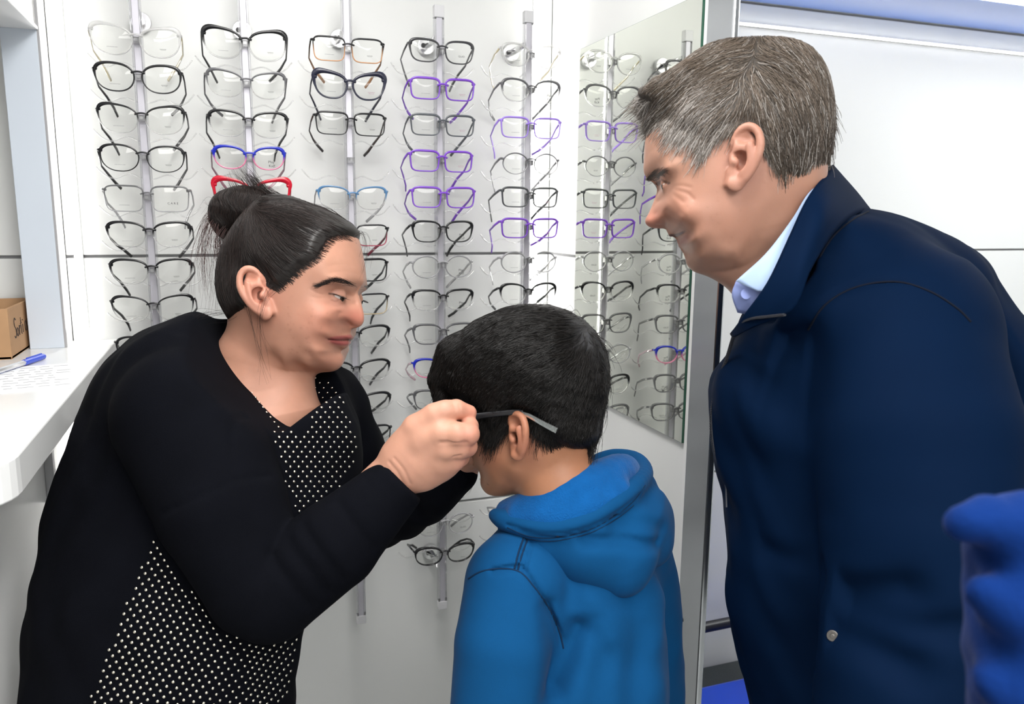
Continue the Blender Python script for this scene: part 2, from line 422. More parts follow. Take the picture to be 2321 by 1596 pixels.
# ---- small prints on the demo lenses
def text_mesh(body, size):
    cu = bpy.data.curves.new('print_text', 'FONT'); cu.body = body; cu.size = size; cu.align_x = 'CENTER'; cu.extrude = 0.00003; cu.resolution_u = 2
    to = bpy.data.objects.new('print_text', cu); COL.objects.link(to)
    dg = bpy.context.evaluated_depsgraph_get(); me = bpy.data.meshes.new_from_object(to.evaluated_get(dg))
    bpy.data.objects.remove(to); return me
TXT = {'care': text_mesh('C A R E', .0052), 'play': text_mesh('Play\n Kid!', .0066), 'glad': text_mesh('GLAD', .0048)}
TXT['brand'] = TXT['glad']
for k_, mn in (('care', 'print'), ('play', 'print'), ('glad', 'print')): TXT[k_].materials.clear(); TXT[k_].materials.append(M[mn])
def squiggle(n, w, hgt, mat, name):
    mb = MB()
    xs = np.linspace(-w / 2, w / 2, n)
    mb.tube([(x, 0, hgt * math.sin(i * 2.4) * (1.6 if i == 2 else .7)) for i, x in enumerate(xs)], .00022, 4)
    mb.tube([(-w * .35, 0, -hgt * 2.2), (w * .4, 0, -hgt * 2.2)], .00014, 4)
    me = bpy.data.meshes.new(name); me.from_pydata(mb.v, [], mb.f); me.materials.append(mat); return me
def digits(mat):
    mb = MB(); rs = random.Random(3); x = -.008
    while x < .008:
        wd = rs.uniform(.0004, .0011); mb.box(x, x + wd, -.00004, .00004, -.0005, .0005); x += wd + rs.uniform(.0003, .0007)
    me = bpy.data.meshes.new('digits'); me.from_pydata(mb.v, [], mb.f); me.materials.append(mat); return me
M['print_faint'] = pmat('grey_print', (.35, .35, .36), .6, noise=(60, .1))
ME_SIGN = squiggle(14, .010, .0007, M['print'], 'lens_print'); ME_SPORT = squiggle(10, .012, .0011, M['print_red'], 'lens_print'); ME_DIG = digits(M['print_faint'])
def mk_prints(style):
    def f(ln, sgn, cx, hb, y):
        if sgn < 0:
            o = bpy.data.objects.new('lens_print', ME_DIG); link(o, ln); o.location = (-cx, y, -hb * .52)
        else:
            me = {'sign': ME_SIGN, 'sport': ME_SPORT}.get(style) or TXT[style]
            o = bpy.data.objects.new('lens_print', me); link(o, ln)
            o.location = (cx + .004, y, -hb * .42)
            if style in TXT: o.rotation_euler = (math.pi / 2, 0, 0)
    return f

K = (.010, .010, .012); NV = (.02, .022, .045); GR = (.13, .13, .14); LG = (.42, .42, .44); PU = (.23, .075, .62); LP = (.40, .25, .86); CLR = (.85, .85, .84)
BL = (.015, .03, .50); PK = (.85, .25, .42); RD = (.62, .012, .035); OR = (.75, .35, .14); SB = (.10, .24, .45); AM = (.70, .52, .25); MR = (.40, .03, .08)
ORD = ['topmost', 'second from top', 'third from top', 'fourth from top', 'fifth from top', 'sixth from top', 'seventh from top', 'eighth from top', 'ninth from top', 'tenth from top', 'eleventh from top', 'twelfth from top', 'thirteenth from top', 'fourteenth from top', 'lowest']
def spec(v, kind, top, bot=None, at=1., ab=None, w=.134, hb=.0195, th=1., pr='sign', tpl=None, name=''):
    return dict(v=v, kind=kind, top=top, bot=bot or top, at=at, ab=at if ab is None else ab, w=w, hb=hb, th=th, pr=pr, tpl=tpl, name=name)
TABLE = [
 [spec(82, 'cat', CLR, at=.32, name='clear colourless cat-eye glasses', tpl=((.72, .62, .36), .6), hb=.0215, w=.14),
  spec(166, 'oval', K, name='glossy black oval glasses', w=.137, hb=.021),
  spec(260, 'cat', K, CLR, ab=.12, name='black-to-clear cat-eye glasses', w=.138, hb=.0215, th=.8),
  spec(349, 'oval', K, name='black oval glasses with slim rims', w=.136, hb=.0205, th=.85),
  spec(440, 'rect', GR, LG, at=.62, ab=.55, name='translucent grey rectangular glasses', pr='care', w=.139, hb=.0205, th=.85, tpl=(LG, .75)),
  spec(522, 'half', K, CLR, ab=.08, name='black glasses fading to clear lower rims', w=.136),
  spec(606, 'half', K, CLR, ab=.06, name='black browline glasses with clear lower rims', w=.134),
  spec(690, 'cat', K, CLR, ab=.12, name='smoky black cat-eye glasses with clear lower rims', w=.136, hb=.021, th=.7),
  spec(779, 'oval', K, name='black oval glasses partly behind the woman\'s shoulder', w=.132, hb=.020, th=.8),
  spec(862, 'oval', K, name='black glasses almost hidden by the woman\'s shoulder', w=.132)],
 [spec(90, 'cat', K, CLR, ab=.05, name='large black-to-clear cat-eye glasses', w=.141, hb=.0225, th=1.15),
  spec(182, 'cat', GR, CLR, at=.95, ab=.1, name='grey-to-clear cat-eye glasses', w=.136, hb=.0205, th=.75),
  spec(272, 'half', K, CLR, ab=.12, name='black square-cornered glasses fading to clear', w=.136, hb=.020),
  spec(350, 'oval', BL, PK, ab=.85, name='blue-to-pink kids glasses', pr='play', w=.124, hb=.0175, tpl=(GR, .9), th=1.1),
  spec(428, 'cat', RD, name='bright red cat-eye glasses above the woman\'s hair bun', w=.132, hb=.020, th=1.5)],
 [spec(103, 'rect', K, OR, ab=.8, name='black-to-orange rectangular glasses', w=.130, hb=.0195, th=.8),
  spec(186, 'cat', NV, name='matte navy-black thick cat-eye glasses', w=.130, hb=.020, th=1.45, pr='sport'),
  spec(272, 'rect', K, name='black rectangular glasses with open temples', w=.132, hb=.0185, th=.9, tpl=((.05, .025, .02), 1)),
  spec(440, 'half', SB, CLR, ab=.08, name='blue-to-clear oval glasses', w=.130, hb=.0195, th=.8, tpl=(LG, .8)),
  spec(525, 'rect', K, MR, name='black-to-red rectangular glasses', w=.132, hb=.0185, th=.8),
  spec(604, 'rect', K, name='solid black rectangular glasses', w=.132, hb=.0195, th=1.05),
  spec(682, 'rect', K, AM, ab=.5, name='black-to-amber rectangular glasses', w=.132, hb=.0185, th=.8),
  spec(756, 'half', K, CLR, ab=.06, name='black-to-clear glasses before the woman\'s lips', w=.132, hb=.019),
  spec(834, 'half', K, CLR, ab=.06, name='black-to-clear glasses under the woman\'s chin', w=.134, hb=.0195),
  spec(909, 'half', K, CLR, ab=.06, name='black-to-clear glasses beside the studded chest', w=.134, hb=.019),
  spec(982, 'rect', K, name='black rectangular glasses above the woman\'s raised wrist', pr='care', w=.128, hb=.019, th=.9)],
 [spec(108, 'square', (.05, .05, .055), name='dark grey square glasses', at=.9, pr='glad', w=.127, hb=.0185),
  spec(194, 'rect', PU, name='purple rectangular glasses', pr='sport', w=.128, hb=.0175, th=1.15),
  spec(276, 'rect', (.10, .11, .125), name='slate grey rectangular glasses', pr='sport', w=.128, hb=.0175, th=1.1),
  spec(358, 'rect', PU, name='purple rectangular glasses', pr='sport', w=.128, hb=.0175, th=1.15),
  spec(440, 'rect', PU, name='purple rectangular glasses', pr='sport', w=.128, hb=.0175, th=1.15),
  spec(517, 'square', K, name='black square kids glasses', pr='play', w=.126, hb=.0185),
  spec(596, 'round', LG, at=.6, name='translucent grey round glasses', pr='play', w=.126, hb=.020, th=1.3),
  spec(672, 'square', K, CLR, ab=.12, name='black-to-clear square kids glasses', pr='play', w=.126, hb=.0185),
  spec(749, 'square', GR, at=.9, name='smoky grey square glasses', pr='glad', w=.126, hb=.0185),
  spec(826, 'oval', BL, PK, ab=.85, name='blue-to-pink kids glasses beside the boy\'s hair', pr='play', w=.122, hb=.0175, tpl=((.6, .4, .5), .5)),
  spec(897, 'square', GR, at=.9, name='smoky grey glasses above the woman\'s fingers', pr='glad', w=.124, hb=.0185),
  spec(970, 'square', GR, at=.9, name='grey glasses hidden behind the woman\'s hand', pr='glad', w=.124, hb=.0185),
  spec(1103, 'half', GR, CLR, ab=.1, at=.95, name='grey half-clear glasses under the woman\'s hand', pr='glad', w=.126, hb=.020),
  spec(1182, 'round', LG, name='thin grey round glasses', at=.9, pr='glad', w=.124, hb=.0215, th=.8),
  spec(1250, 'oval', K, name='black oval glasses near the rail\'s lower end', w=.130, hb=.0195, th=1.0)],
 [spec(118, 'oval', CLR, at=.3, name='clear colourless oval glasses', tpl=((.72, .62, .36), .5), w=.126),
  spec(198, 'oval', GR, CLR, ab=.1, at=.9, name='grey-to-clear oval glasses', pr='play', w=.128, tpl=(GR, .9)),
  spec(282, 'rect', LP, name='pale lilac rectangular glasses', pr='sport', w=.128, hb=.018, th=1.0),
  spec(363, 'round', GR, LG, at=.85, name='thin dark grey round glasses', w=.124, hb=.0195, th=.8),
  spec(440, 'rect', (.07, .075, .08), name='charcoal rectangular glasses', pr='sport', w=.126, hb=.0175, th=1.1),
  spec(510, 'rect', PU, name='purple rectangular glasses beside the mirror', pr='sport', w=.126, hb=.0175, th=1.15),
  spec(586, 'round', LG, at=.65, name='translucent grey round glasses beside the mirror', pr='glad', w=.124, hb=.0195, th=1.2),
  spec(658, 'oval', K, CLR, ab=.1, name='black-to-clear oval glasses above the boy\'s head', pr='glad', w=.126),
  spec(733, 'square', GR, at=.9, name='smoky grey glasses behind the boy\'s hair', pr='play', w=.126),
  spec(805, 'round', LG, at=.8, name='grey round glasses behind the boy\'s head', w=.124, hb=.0195, th=1.1),
  spec(878, 'oval', K, CLR, ab=.3, name='black oval glasses behind the boy\'s head', w=.124),
  spec(948, 'oval', GR, at=.9, name='grey oval glasses behind the boy\'s head', w=.124),
  spec(1150, 'round', LG, at=.9, name='thin grey glasses above the boy\'s hood', w=.126, hb=.0195, th=.7)],
]
for ci, col in enumerate(TABLE):
    X = RAILS[ci]
    for ri, s in enumerate(col):
        u = {0: 318, 1: 556, 2: 790, 3: 997, 4: 1194}[ci]
        # bridge height on the rail from the row's place on the wall
        r0 = RW @ np.array([(u - IMG_W/2)/FPX, (s['v'] - IMG_H/2)/FPX, 1.0])
        for _ in range(3):
            z = CAMZ + r0[2] / r0[1] * (YR - .022)
            a = np.array([X, YR - .022, z - CAMZ]); c = RW.T @ a; u = IMG_W/2 + FPX * c[0] / c[2]
            r0 = RW @ np.array([(u - IMG_W/2)/FPX, (s['v'] - IMG_H/2)/FPX, 1.0])
        ROWS_Z[ci].append(z)
        lab = s['name'] + ', ' + ORD[min(ri, 14)] + ' on the rail ' + RAIL_WORD[ci]
        if len(lab.split()) > 16: lab = s['name'] + ' on the rail ' + RAIL_WORD[ci]
        if len(lab.split()) > 16: lab = s['name']
        jit = rng.normal(0, 1, 3)
        rx = .05 + (.0 if z > .8 else .12)
        glasses((X + jit[0] * .001, YR - .022, z - s['hb'] * .40), jit[1] * .03, s['kind'], s['top'], s['bot'], lab, 'glasses on the rail ' + RAIL_WORD[ci],
                w=s['w'] * .965, hb=s['hb'] * .97, thick=s['th'], a_top=s['at'], a_bot=s['ab'], temple=s['tpl'], prints=mk_prints(s['pr']), rx=rx, seed=ci * 40 + ri)
# ---- nose clips and wavy support arms of each rail
def arm_mesh():
    mb = MB()
    for sgn in (1, -1):
        xs = np.linspace(.006, .082, 15)
        pts = [(sgn * x, .045 + .012 * math.sin((x - .006) / .076 * 3.1), -.030 - .004 * math.cos((x - .006) / .076 * 9.4) + (.010 * max(0, (x - .066) / .016) ** 2)) for x in xs]
        mb.tube(pts, .0013, 5, True, 1.0)
    mb.tube([(0, .008, -.026), (0, .045, -.032)], .0016, 5)
    me = bpy.data.meshes.new('support_arm'); me.from_pydata(mb.v, [], mb.f); me.materials.append(M['acryl'])
    me.polygons.foreach_set('use_smooth', [True] * len(me.polygons)); return me
def clip_mesh():
    mb = MB(); mb.box(-.0065, .0065, -.020, -.004, -.006, .004); mb.box(-.003, .003, -.0235, -.019, -.004, .002); mb.disc((0, -.0235, -.001), (0, -1, 0), .0022, .001, 10)
    me = bpy.data.meshes.new('nose_clip'); me.from_pydata(mb.v, [], mb.f); me.materials.append(M['acryl']); return me
ARM, CLIP = arm_mesh(), clip_mesh()
for ci, zs in enumerate(ROWS_Z):
    zz = list(zs)
    zl = sorted(zz)
    extra = []
    if ci == 1: extra = [zl[0] - .07 * (k + 1) for k in range(8)]
    if ci == 0: extra = [zl[0] - .07 * (k + 1) for k in range(4)]
    if ci == 2: extra = [(zz[2] + zz[3]) / 2, zl[0] - .07, zl[0] - .14]
    if ci == 4: extra = [zl[0] + .07, zl[0] - .06]
    for z in zz + extra:
        for me, nm in ((CLIP, 'nose_clip'), (ARM, 'support_arm')):
            o = bpy.data.objects.new(nm, me); link(o, rails[ci]); o.location = (0, 0, z - RAIL_Z[ci][0] - .004)
# ================================================================== organic forms: distance fields turned into meshes
RIGHT, FWD, UPV = RW[:, 0], RW[:, 2], -RW[:, 1]          # camera-side axes used only to lay figures out at their real size
def to_world(p):
    p = np.asarray(p, float)
    return p[:, :1] * RIGHT + p[:, 1:2] * FWD + p[:, 2:3] * UPV + np.array([0, 0, CAMZ])
def Lc(u, v, d):
    return np.array([(u - IMG_W / 2) * d / FPX, d, (IMG_H / 2 - v) * d / FPX])

def smin(a, b, k):
    h = np.clip(.5 + .5 * (b - a) / k, 0, 1)
    return b + (a - b) * h - k * h * (1 - h)
def smax(a, b, k): return -smin(-a, -b, k)
class Field:
    def __init__(self, lo, hi, h):
        self.h = h; self.lo = np.array(lo, float)
        n = np.ceil((np.array(hi) - self.lo) / h).astype(int) + 1
        self.ax = [(self.lo[i] + h * np.arange(n[i])).astype(np.float32) for i in range(3)]
        self.F = np.full(n, 1.0, np.float32)
    def sl(self, lo, hi):
        s = []
        for i in range(3):
            a = int(np.clip(np.floor((lo[i] - self.lo[i]) / self.h), 0, len(self.ax[i]) - 1)); b = int(np.clip(np.ceil((hi[i] - self.lo[i]) / self.h) + 1, a + 1, len(self.ax[i])))
            s.append(slice(a, b))
        return tuple(s)
    def co(self, s):
        return self.ax[0][s[0]][:, None, None], self.ax[1][s[1]][None, :, None], self.ax[2][s[2]][None, None, :]
    def apply(self, fn, lo, hi, k, mode='add'):
        s = self.sl(np.array(lo) - k * 1.1 - self.h * 2, np.array(hi) + k * 1.1 + self.h * 2)
        x, y, z = self.co(s); d = fn(x, y, z)
        if mode == 'add': self.F[s] = smin(self.F[s], d, k)
        else: self.F[s] = smax(self.F[s], -d, k)
    def chain(self, pts, rs, k=.01, mode='add', sq=None, ki=.003):
        """tapered tube through points; sq=(axis, factor) flattens it along one axis"""
        pts = [np.array(p, float) for p in pts]; R = max(rs)
        if sq is not None:
            n = np.array(sq[0], float); n /= np.linalg.norm(n); fk = 1.0 / sq[1] - 1.0
        def fn(x, y, z):
            out = None
            for i in range(len(pts) - 1):
                a, b = pts[i], pts[i + 1]; ab = b - a; L = float(ab @ ab) + 1e-12
                px, py, pz = x - a[0], y - a[1], z - a[2]
                t = np.clip((px * ab[0] + py * ab[1] + pz * ab[2]) / L, 0, 1)
                qx, qy, qz = px - t * ab[0], py - t * ab[1], pz - t * ab[2]
                d2 = qx * qx + qy * qy + qz * qz
                if sq is not None:
                    dn = qx * n[0] + qy * n[1] + qz * n[2]; d2 = d2 + dn * dn * ((1 + fk) ** 2 - 1)
                d = np.sqrt(d2) - (rs[i] + (rs[i + 1] - rs[i]) * t)
                out = d if out is None else smin(out, d, ki)
            return out
        A = np.array(pts); self.apply(fn, A.min(0) - R, A.max(0) + R, k, mode)
    def cone(self, a, b, ra, rb, k=.01, mode='add', sq=None): self.chain([a, b], [ra, rb], k, mode, sq)
    def ell(self, c, r, rot=None, k=.01, mode='add'):
        c = np.array(c, float); r = np.array(r, float); Rm = np.eye(3) if rot is None else np.array(rot)
        e = np.sqrt(((Rm.T * r) ** 2).sum(1)) if rot is not None else r
        def fn(x, y, z):
            px, py, pz = x - c[0], y - c[1], z - c[2]
            q = [(px * Rm[i, 0] + py * Rm[i, 1] + pz * Rm[i, 2]) / r[i] for i in range(3)]
            k0 = np.sqrt(q[0] ** 2 + q[1] ** 2 + q[2] ** 2)
            k1 = np.sqrt((q[0] / r[0]) ** 2 + (q[1] / r[1]) ** 2 + (q[2] / r[2]) ** 2) + 1e-9
            return k0 * (k0 - 1) / k1
        m = max(r); self.apply(fn, c - m, c + m, k, mode)
    def mesh(self):
        F = self.F; h = self.h; occ = F < 0
        nx, ny, nz = F.shape
        cnt = np.zeros((nx - 1, ny - 1, nz - 1), np.int8)
        for i in (0, 1):
            for j in (0, 1):
                for k in (0, 1): cnt += occ[i:nx - 1 + i, j:ny - 1 + j, k:nz - 1 + k]
        act = (cnt > 0) & (cnt < 8)
        ci, cj, ck = np.nonzero(act)
        idx = np.full(act.shape, -1, np.int32); idx[ci, cj, ck] = np.arange(len(ci), dtype=np.int32)
        corner = np.stack([F[ci + i, cj + j, ck + k] for i in (0, 1) for j in (0, 1) for k in (0, 1)], 1)
        offs = np.array([(i, j, k) for i in (0, 1) for j in (0, 1) for k in (0, 1)], np.float32)
        acc = np.zeros((len(ci), 3), np.float32); nn = np.zeros(len(ci), np.float32)
        for p in range(8):
            for q in range(p + 1, 8):
                if np.abs(offs[p] - offs[q]).sum() != 1: continue
                a, b = corner[:, p], corner[:, q]; m = (a < 0) != (b < 0)
                t = np.where(m, a / np.where(m, a - b, 1), 0)
                acc += np.where(m[:, None], offs[p] + t[:, None] * (offs[q] - offs[p]), 0); nn += m
        V = np.stack([ci, cj, ck], 1) + acc / nn[:, None]
        V = self.lo + V * h
        faces = []
        for ax in range(3):
            s0 = [slice(None)] * 3; s1 = [slice(None)] * 3
            s0[ax] = slice(0, -1); s1[ax] = slice(1, None)
            A, B = occ[tuple(s0)], occ[tuple(s1)]
            e = A != B
            o1, o2 = [(1, 2), (2, 0), (0, 1)][ax]
            gi = list(np.nonzero(e)); ok = (gi[o1] > 0) & (gi[o2] > 0) & (gi[o1] < F.shape[o1] - 1) & (gi[o2] < F.shape[o2] - 1)
            gi = [g[ok] for g in gi]; inside = A[tuple(gi)]
            def cell(d1, d2):
                g = [x.copy() for x in gi]; g[o1] += d1; g[o2] += d2; return idx[tuple(g)]
            q = np.stack([cell(-1, -1), cell(0, -1), cell(0, 0), cell(-1, 0)], 1)
            q[~inside] = q[~inside][:, ::-1]; faces.append(q)
        Fc = np.concatenate(faces); Fc = Fc[(Fc >= 0).all(1)]
        return V, Fc
def smooth_mesh(V, Fc, it=2, lam=.5):
    V = V.copy(); n = len(V)
    e = np.concatenate([Fc[:, [0, 1]], Fc[:, [1, 2]], Fc[:, [2, 3]], Fc[:, [3, 0]]]); e = np.concatenate([e, e[:, ::-1]])
    deg = np.bincount(e[:, 0], minlength=n).astype(float)[:, None]
    for i in range(it):
        for l in (lam, -lam * 1.03):
            s = np.stack([np.bincount(e[:, 0], V[e[:, 1], k], n) for k in range(3)], 1)
            V += l * (s / np.maximum(deg, 1) - V)
    return V
def tps(pts, vals, reg=1e-3):
    pts = np.asarray(pts, float); n = len(pts)
    def U(r2): return np.where(r2 > 1e-12, .5 * r2 * np.log(np.maximum(r2, 1e-12)), 0)
    r2 = ((pts[:, None] - pts[None]) ** 2).sum(-1)
    A = np.zeros((n + 3, n + 3)); A[:n, :n] = U(r2) + reg * np.eye(n); A[:n, n] = 1; A[:n, n + 1:] = pts; A[n, :n] = 1; A[n + 1:, :n] = pts.T
    w = np.linalg.solve(A, np.concatenate([vals, np.zeros(3)]))
    def f(X, Z):
        out = np.full(np.broadcast(X, Z).shape, w[n]) + w[n + 1] * X + w[n + 2] * Z
        for i in range(n): out = out + w[i] * U((X - pts[i, 0]) ** 2 + (Z - pts[i, 1]) ** 2)
        return out
    return f
def poly_sdf(poly, X, Z):
    """signed distance to a closed polygon, positive inside"""
    poly = np.asarray(poly, float); n = len(poly); d = np.full(X.shape, 1e9); s = np.zeros(X.shape, bool)
    for i in range(n):
        a, b = poly[i], poly[(i + 1) % n]; e = b - a; wx, wz = X - a[0], Z - a[1]
        t = np.clip((wx * e[0] + wz * e[1]) / (e @ e + 1e-12), 0, 1); d = np.minimum(d, (wx - t * e[0]) ** 2 + (wz - t * e[1]) ** 2)
        c = (a[1] > Z) != (b[1] > Z); s ^= c & (X < (b[0] - a[0]) * (Z - a[1]) / (b[1] - a[1] + 1e-12) + a[0])
    d = np.sqrt(d); return np.where(s, d, -d)
def spline(pts, n, closed=False):
    p = np.asarray(pts, float); m = len(p)
    def g(i): return p[i % m] if closed else (2 * p[0] - p[1] if i < 0 else (2 * p[-1] - p[-2] if i >= m else p[i]))
    segs = m if closed else m - 1; out = []
    ts = np.linspace(0, segs, n, endpoint=not closed)
    for t in ts:
        i = min(int(t), segs - 1); f = t - i; a, b, c, d = g(i - 1), g(i), g(i + 1), g(i + 2)
        out.append(.5 * ((2 * b) + (c - a) * f + (2 * a - 5 * b + 4 * c - d) * f * f + (3 * b - a - 3 * c + d) * f ** 3))
    return np.array(out)
def smoothstep(a, b, x):
    t = np.clip((x - a) / (b - a), 0, 1); return t * t * (3 - 2 * t)

class Head:
    """profile outline plus half-breadths in the profile plane; a runs along the picture, b across (near side negative), c up. metres."""
    def __init__(self, centre_uv, d, yaw, sil, inner, grid=.0016, reg=2e-3, mm=False, pitch=0.0, margin=.02):
        self.d, self.psi = d, yaw; self.C = Lc(centre_uv[0], centre_uv[1], d); self.cuv = centre_uv
        cp, sp = math.cos(yaw), math.sin(yaw)
        self.A = np.array([cp, -sp, 0]); self.B = np.array([sp, cp, 0]); self.U = np.array([0, 0, 1.])
        self.mm = mm; cq, sq = math.cos(pitch), math.sin(pitch)
        self.rot = lambda a, c: ((a * cq - c * sq), (a * sq + c * cq))
        loc = (lambda u, v, H=0.0: self.rot(u / 1000, v / 1000)) if mm else self.ac
        s3 = spline([(*loc(u, v), R) for u, v, R in sil], 150, True); s = s3[:, :2]; self.sil = s; R = np.maximum(s3[:, 2], 3) / 10
        tn = np.roll(s, -1, 0) - np.roll(s, 1, 0); tn /= np.linalg.norm(tn, axis=1)[:, None]; nin = np.stack([tn[:, 1], -tn[:, 0]], 1)
        if poly_sdf(s, np.array([s[0, 0] + nin[0, 0] * .002]), np.array([s[0, 1] + nin[0, 1] * .002]))[0] < 0: nin = -nin
        pts = [tuple(p * 100) for p in s]; vals = [0.0] * len(pts)
        dl = .0022
        q = s + nin * dl; ok = poly_sdf(s, q[:, 0], q[:, 1]) > dl * .8
        for i in np.nonzero(ok)[0]:
            pts.append(tuple(q[i] * 100)); vals.append(2 * R[i] * dl * 100)
        for u, v, hm in inner:
            p = np.array(loc(u, v, hm / 1000))
            if poly_sdf(s, p[None, :1], p[None, 1:])[0, 0] < .0055: continue
            pts.append(tuple(p * 100)); vals.append((hm / 10) ** 2)
        self.g = tps(pts, np.array(vals), reg)
        lo, hi = s.min(0) - margin, s.max(0) + margin
        self.h = grid; self.lo2, self.hi2 = lo, hi
        bmax = max(i[2] for i in inner) / 1000 + margin
        self.fld = Field((lo[0], -bmax, lo[1]), (hi[0], bmax, hi[1]), grid)
        X, Z = self.fld.ax[0][:, None], self.fld.ax[2][None, :]
        self.G2 = np.maximum(self.g(X * 100., Z * 100.), -80) * 1e-4
        self.X2, self.Z2 = np.broadcast_arrays(X, Z)
        sd = poly_sdf(s, self.X2.astype(float), self.Z2.astype(float)); self.sil_sd = sd
        self.G2 = np.where(sd < 0, np.minimum(self.G2, sd * .03), np.maximum(self.G2, sd * .004))
    def ac(self, u, v, H=0.0):
        """photo point on the near surface at half-breadth H -> profile-plane coordinates"""
        dd = self.d - H * math.cos(self.psi)
        x = (u - IMG_W / 2) * dd / FPX - self.C[0]; z = (IMG_H / 2 - v) * dd / FPX - self.C[2]
        return (x + H * math.sin(self.psi)) / math.cos(self.psi), z
    def pt(self, u, v, H):
        a, c = self.ac(u, v, H); return np.array([a, -H, c])
    def finish(self):
        """fill the 3-D field from the 2-D half-breadth map"""
        Gx, Gz = np.gradient(self.G2, self.h)
        gg = (Gx ** 2 + Gz ** 2)[:, None, :]; y = self.fld.ax[1][None, :, None]
        self.fld.F = ((y * y - self.G2[:, None, :]) / np.sqrt(4 * y * y + gg + 1e-6)).astype(np.float32)
    def hs(self, a, c):
        return math.sqrt(max(float(self.g(np.array(a * 100.), np.array(c * 100.))), 0)) / 100
    def cam(self, V):
        V = np.asarray(V); return self.C + V[:, :1] * self.A + V[:, 1:2] * self.B + V[:, 2:3] * self.U
    def world(self, V): return to_world(self.cam(V))

def add_attr(o, name, cols):
    a = o.data.color_attributes.new(name, 'FLOAT_COLOR', 'POINT'); a.data.foreach_set('color', np.asarray(cols, np.float32).ravel())
def hair_curves(name, strands, radii, mat, parent):
    """strands: (n, k, 3) world points"""
    n, k = strands.shape[:2]
    hc = bpy.data.hair_curves.new(name); hc.add_curves([k] * n)
    hc.attributes['position'].data.foreach_set('vector', strands.astype(np.float32).ravel())
    ra = hc.attributes.get('radius') or hc.attributes.new('radius', 'FLOAT', 'POINT')
    ra.data.foreach_set('value', np.broadcast_to(radii, (n, k)).astype(np.float32).ravel())
    hc.materials.append(mat)
    return link(bpy.data.objects.new(name, hc), parent)
def hair_mat(name, c0, c1, rough=.38, spec=.4, scale=60):
    """strand colour runs between c0 and c1 from strand to strand"""
    m, nt, out = new_mat(name); b = nt.nodes.new('ShaderNodeBsdfPrincipled')
    hi = nt.nodes.new('ShaderNodeHairInfo'); rp = nt.nodes.new('ShaderNodeMix'); rp.data_type = 'RGBA'
    rp.inputs[6].default_value = (*c0, 1); rp.inputs[7].default_value = (*c1, 1)
    nt.links.new(hi.outputs['Random'], rp.inputs[0]); nt.links.new(rp.outputs[2], b.inputs['Base Color'])
    b.inputs['Roughness'].default_value = rough; b.inputs['Specular IOR Level'].default_value = spec
    nt.links.new(b.outputs[0], out.inputs[0]); return m
def skin_mat(name):
    m, nt, out = new_mat(name); b = nt.nodes.new('ShaderNodeBsdfPrincipled')
    at = nt.nodes.new('ShaderNodeAttribute'); at.attribute_name = 'tint'
    tc = nt.nodes.new('ShaderNodeTexCoord'); n1 = nt.nodes.new('ShaderNodeTexNoise'); n1.inputs['Scale'].default_value = 45; n1.inputs['Detail'].default_value = 6
    nt.links.new(tc.outputs['Object'], n1.inputs['Vector'])
    mr = nt.nodes.new('ShaderNodeMapRange'); mr.inputs[3].default_value = .86; mr.inputs[4].default_value = 1.12
    nt.links.new(n1.outputs['Fac'], mr.inputs[0])
    mx = nt.nodes.new('ShaderNodeMix'); mx.data_type = 'RGBA'; mx.blend_type = 'MULTIPLY'; mx.inputs[0].default_value = 1
    nt.links.new(at.outputs['Color'], mx.inputs[6]); nt.links.new(mr.outputs[0], mx.inputs[7])
    nt.links.new(mx.outputs[2], b.inputs['Base Color'])
    b.inputs['Roughness'].default_value = .48; b.inputs['Specular IOR Level'].default_value = .35
    b.inputs['Subsurface Weight'].default_value = .12; b.inputs['Subsurface Radius'].default_value = (.006, .0025, .0012); b.inputs['Subsurface Scale'].default_value = .6
    n2 = nt.nodes.new('ShaderNodeTexNoise'); n2.inputs['Scale'].default_value = 900; n2.inputs['Detail'].default_value = 2
    nt.links.new(tc.outputs['Object'], n2.inputs['Vector'])
    bp = nt.nodes.new('ShaderNodeBump'); bp.inputs['Strength'].default_value = .12; bp.inputs['Distance'].default_value = .0006
    nt.links.new(n2.outputs['Fac'], bp.inputs['Height']); nt.links.new(bp.outputs[0], b.inputs['Normal'])
    nt.links.new(b.outputs[0], out.inputs[0]); return m
M['skin'] = skin_mat('skin')
def paint(V, base, spots):
    """base skin colour with soft coloured zones: (centre, radius, colour, amount)"""
    c = np.tile(np.array(base, float), (len(V), 1))
    for ctr, r, col, amt in spots:
        r3 = np.array(r if hasattr(r, '__len__') else (r, r, r))
        w = np.exp(-(((V - np.array(ctr)) / r3) ** 2).sum(1)) * amt
        c = c * (1 - w[:, None]) + np.array(col) * w[:, None]
    return np.column_stack([c, np.ones(len(V))])

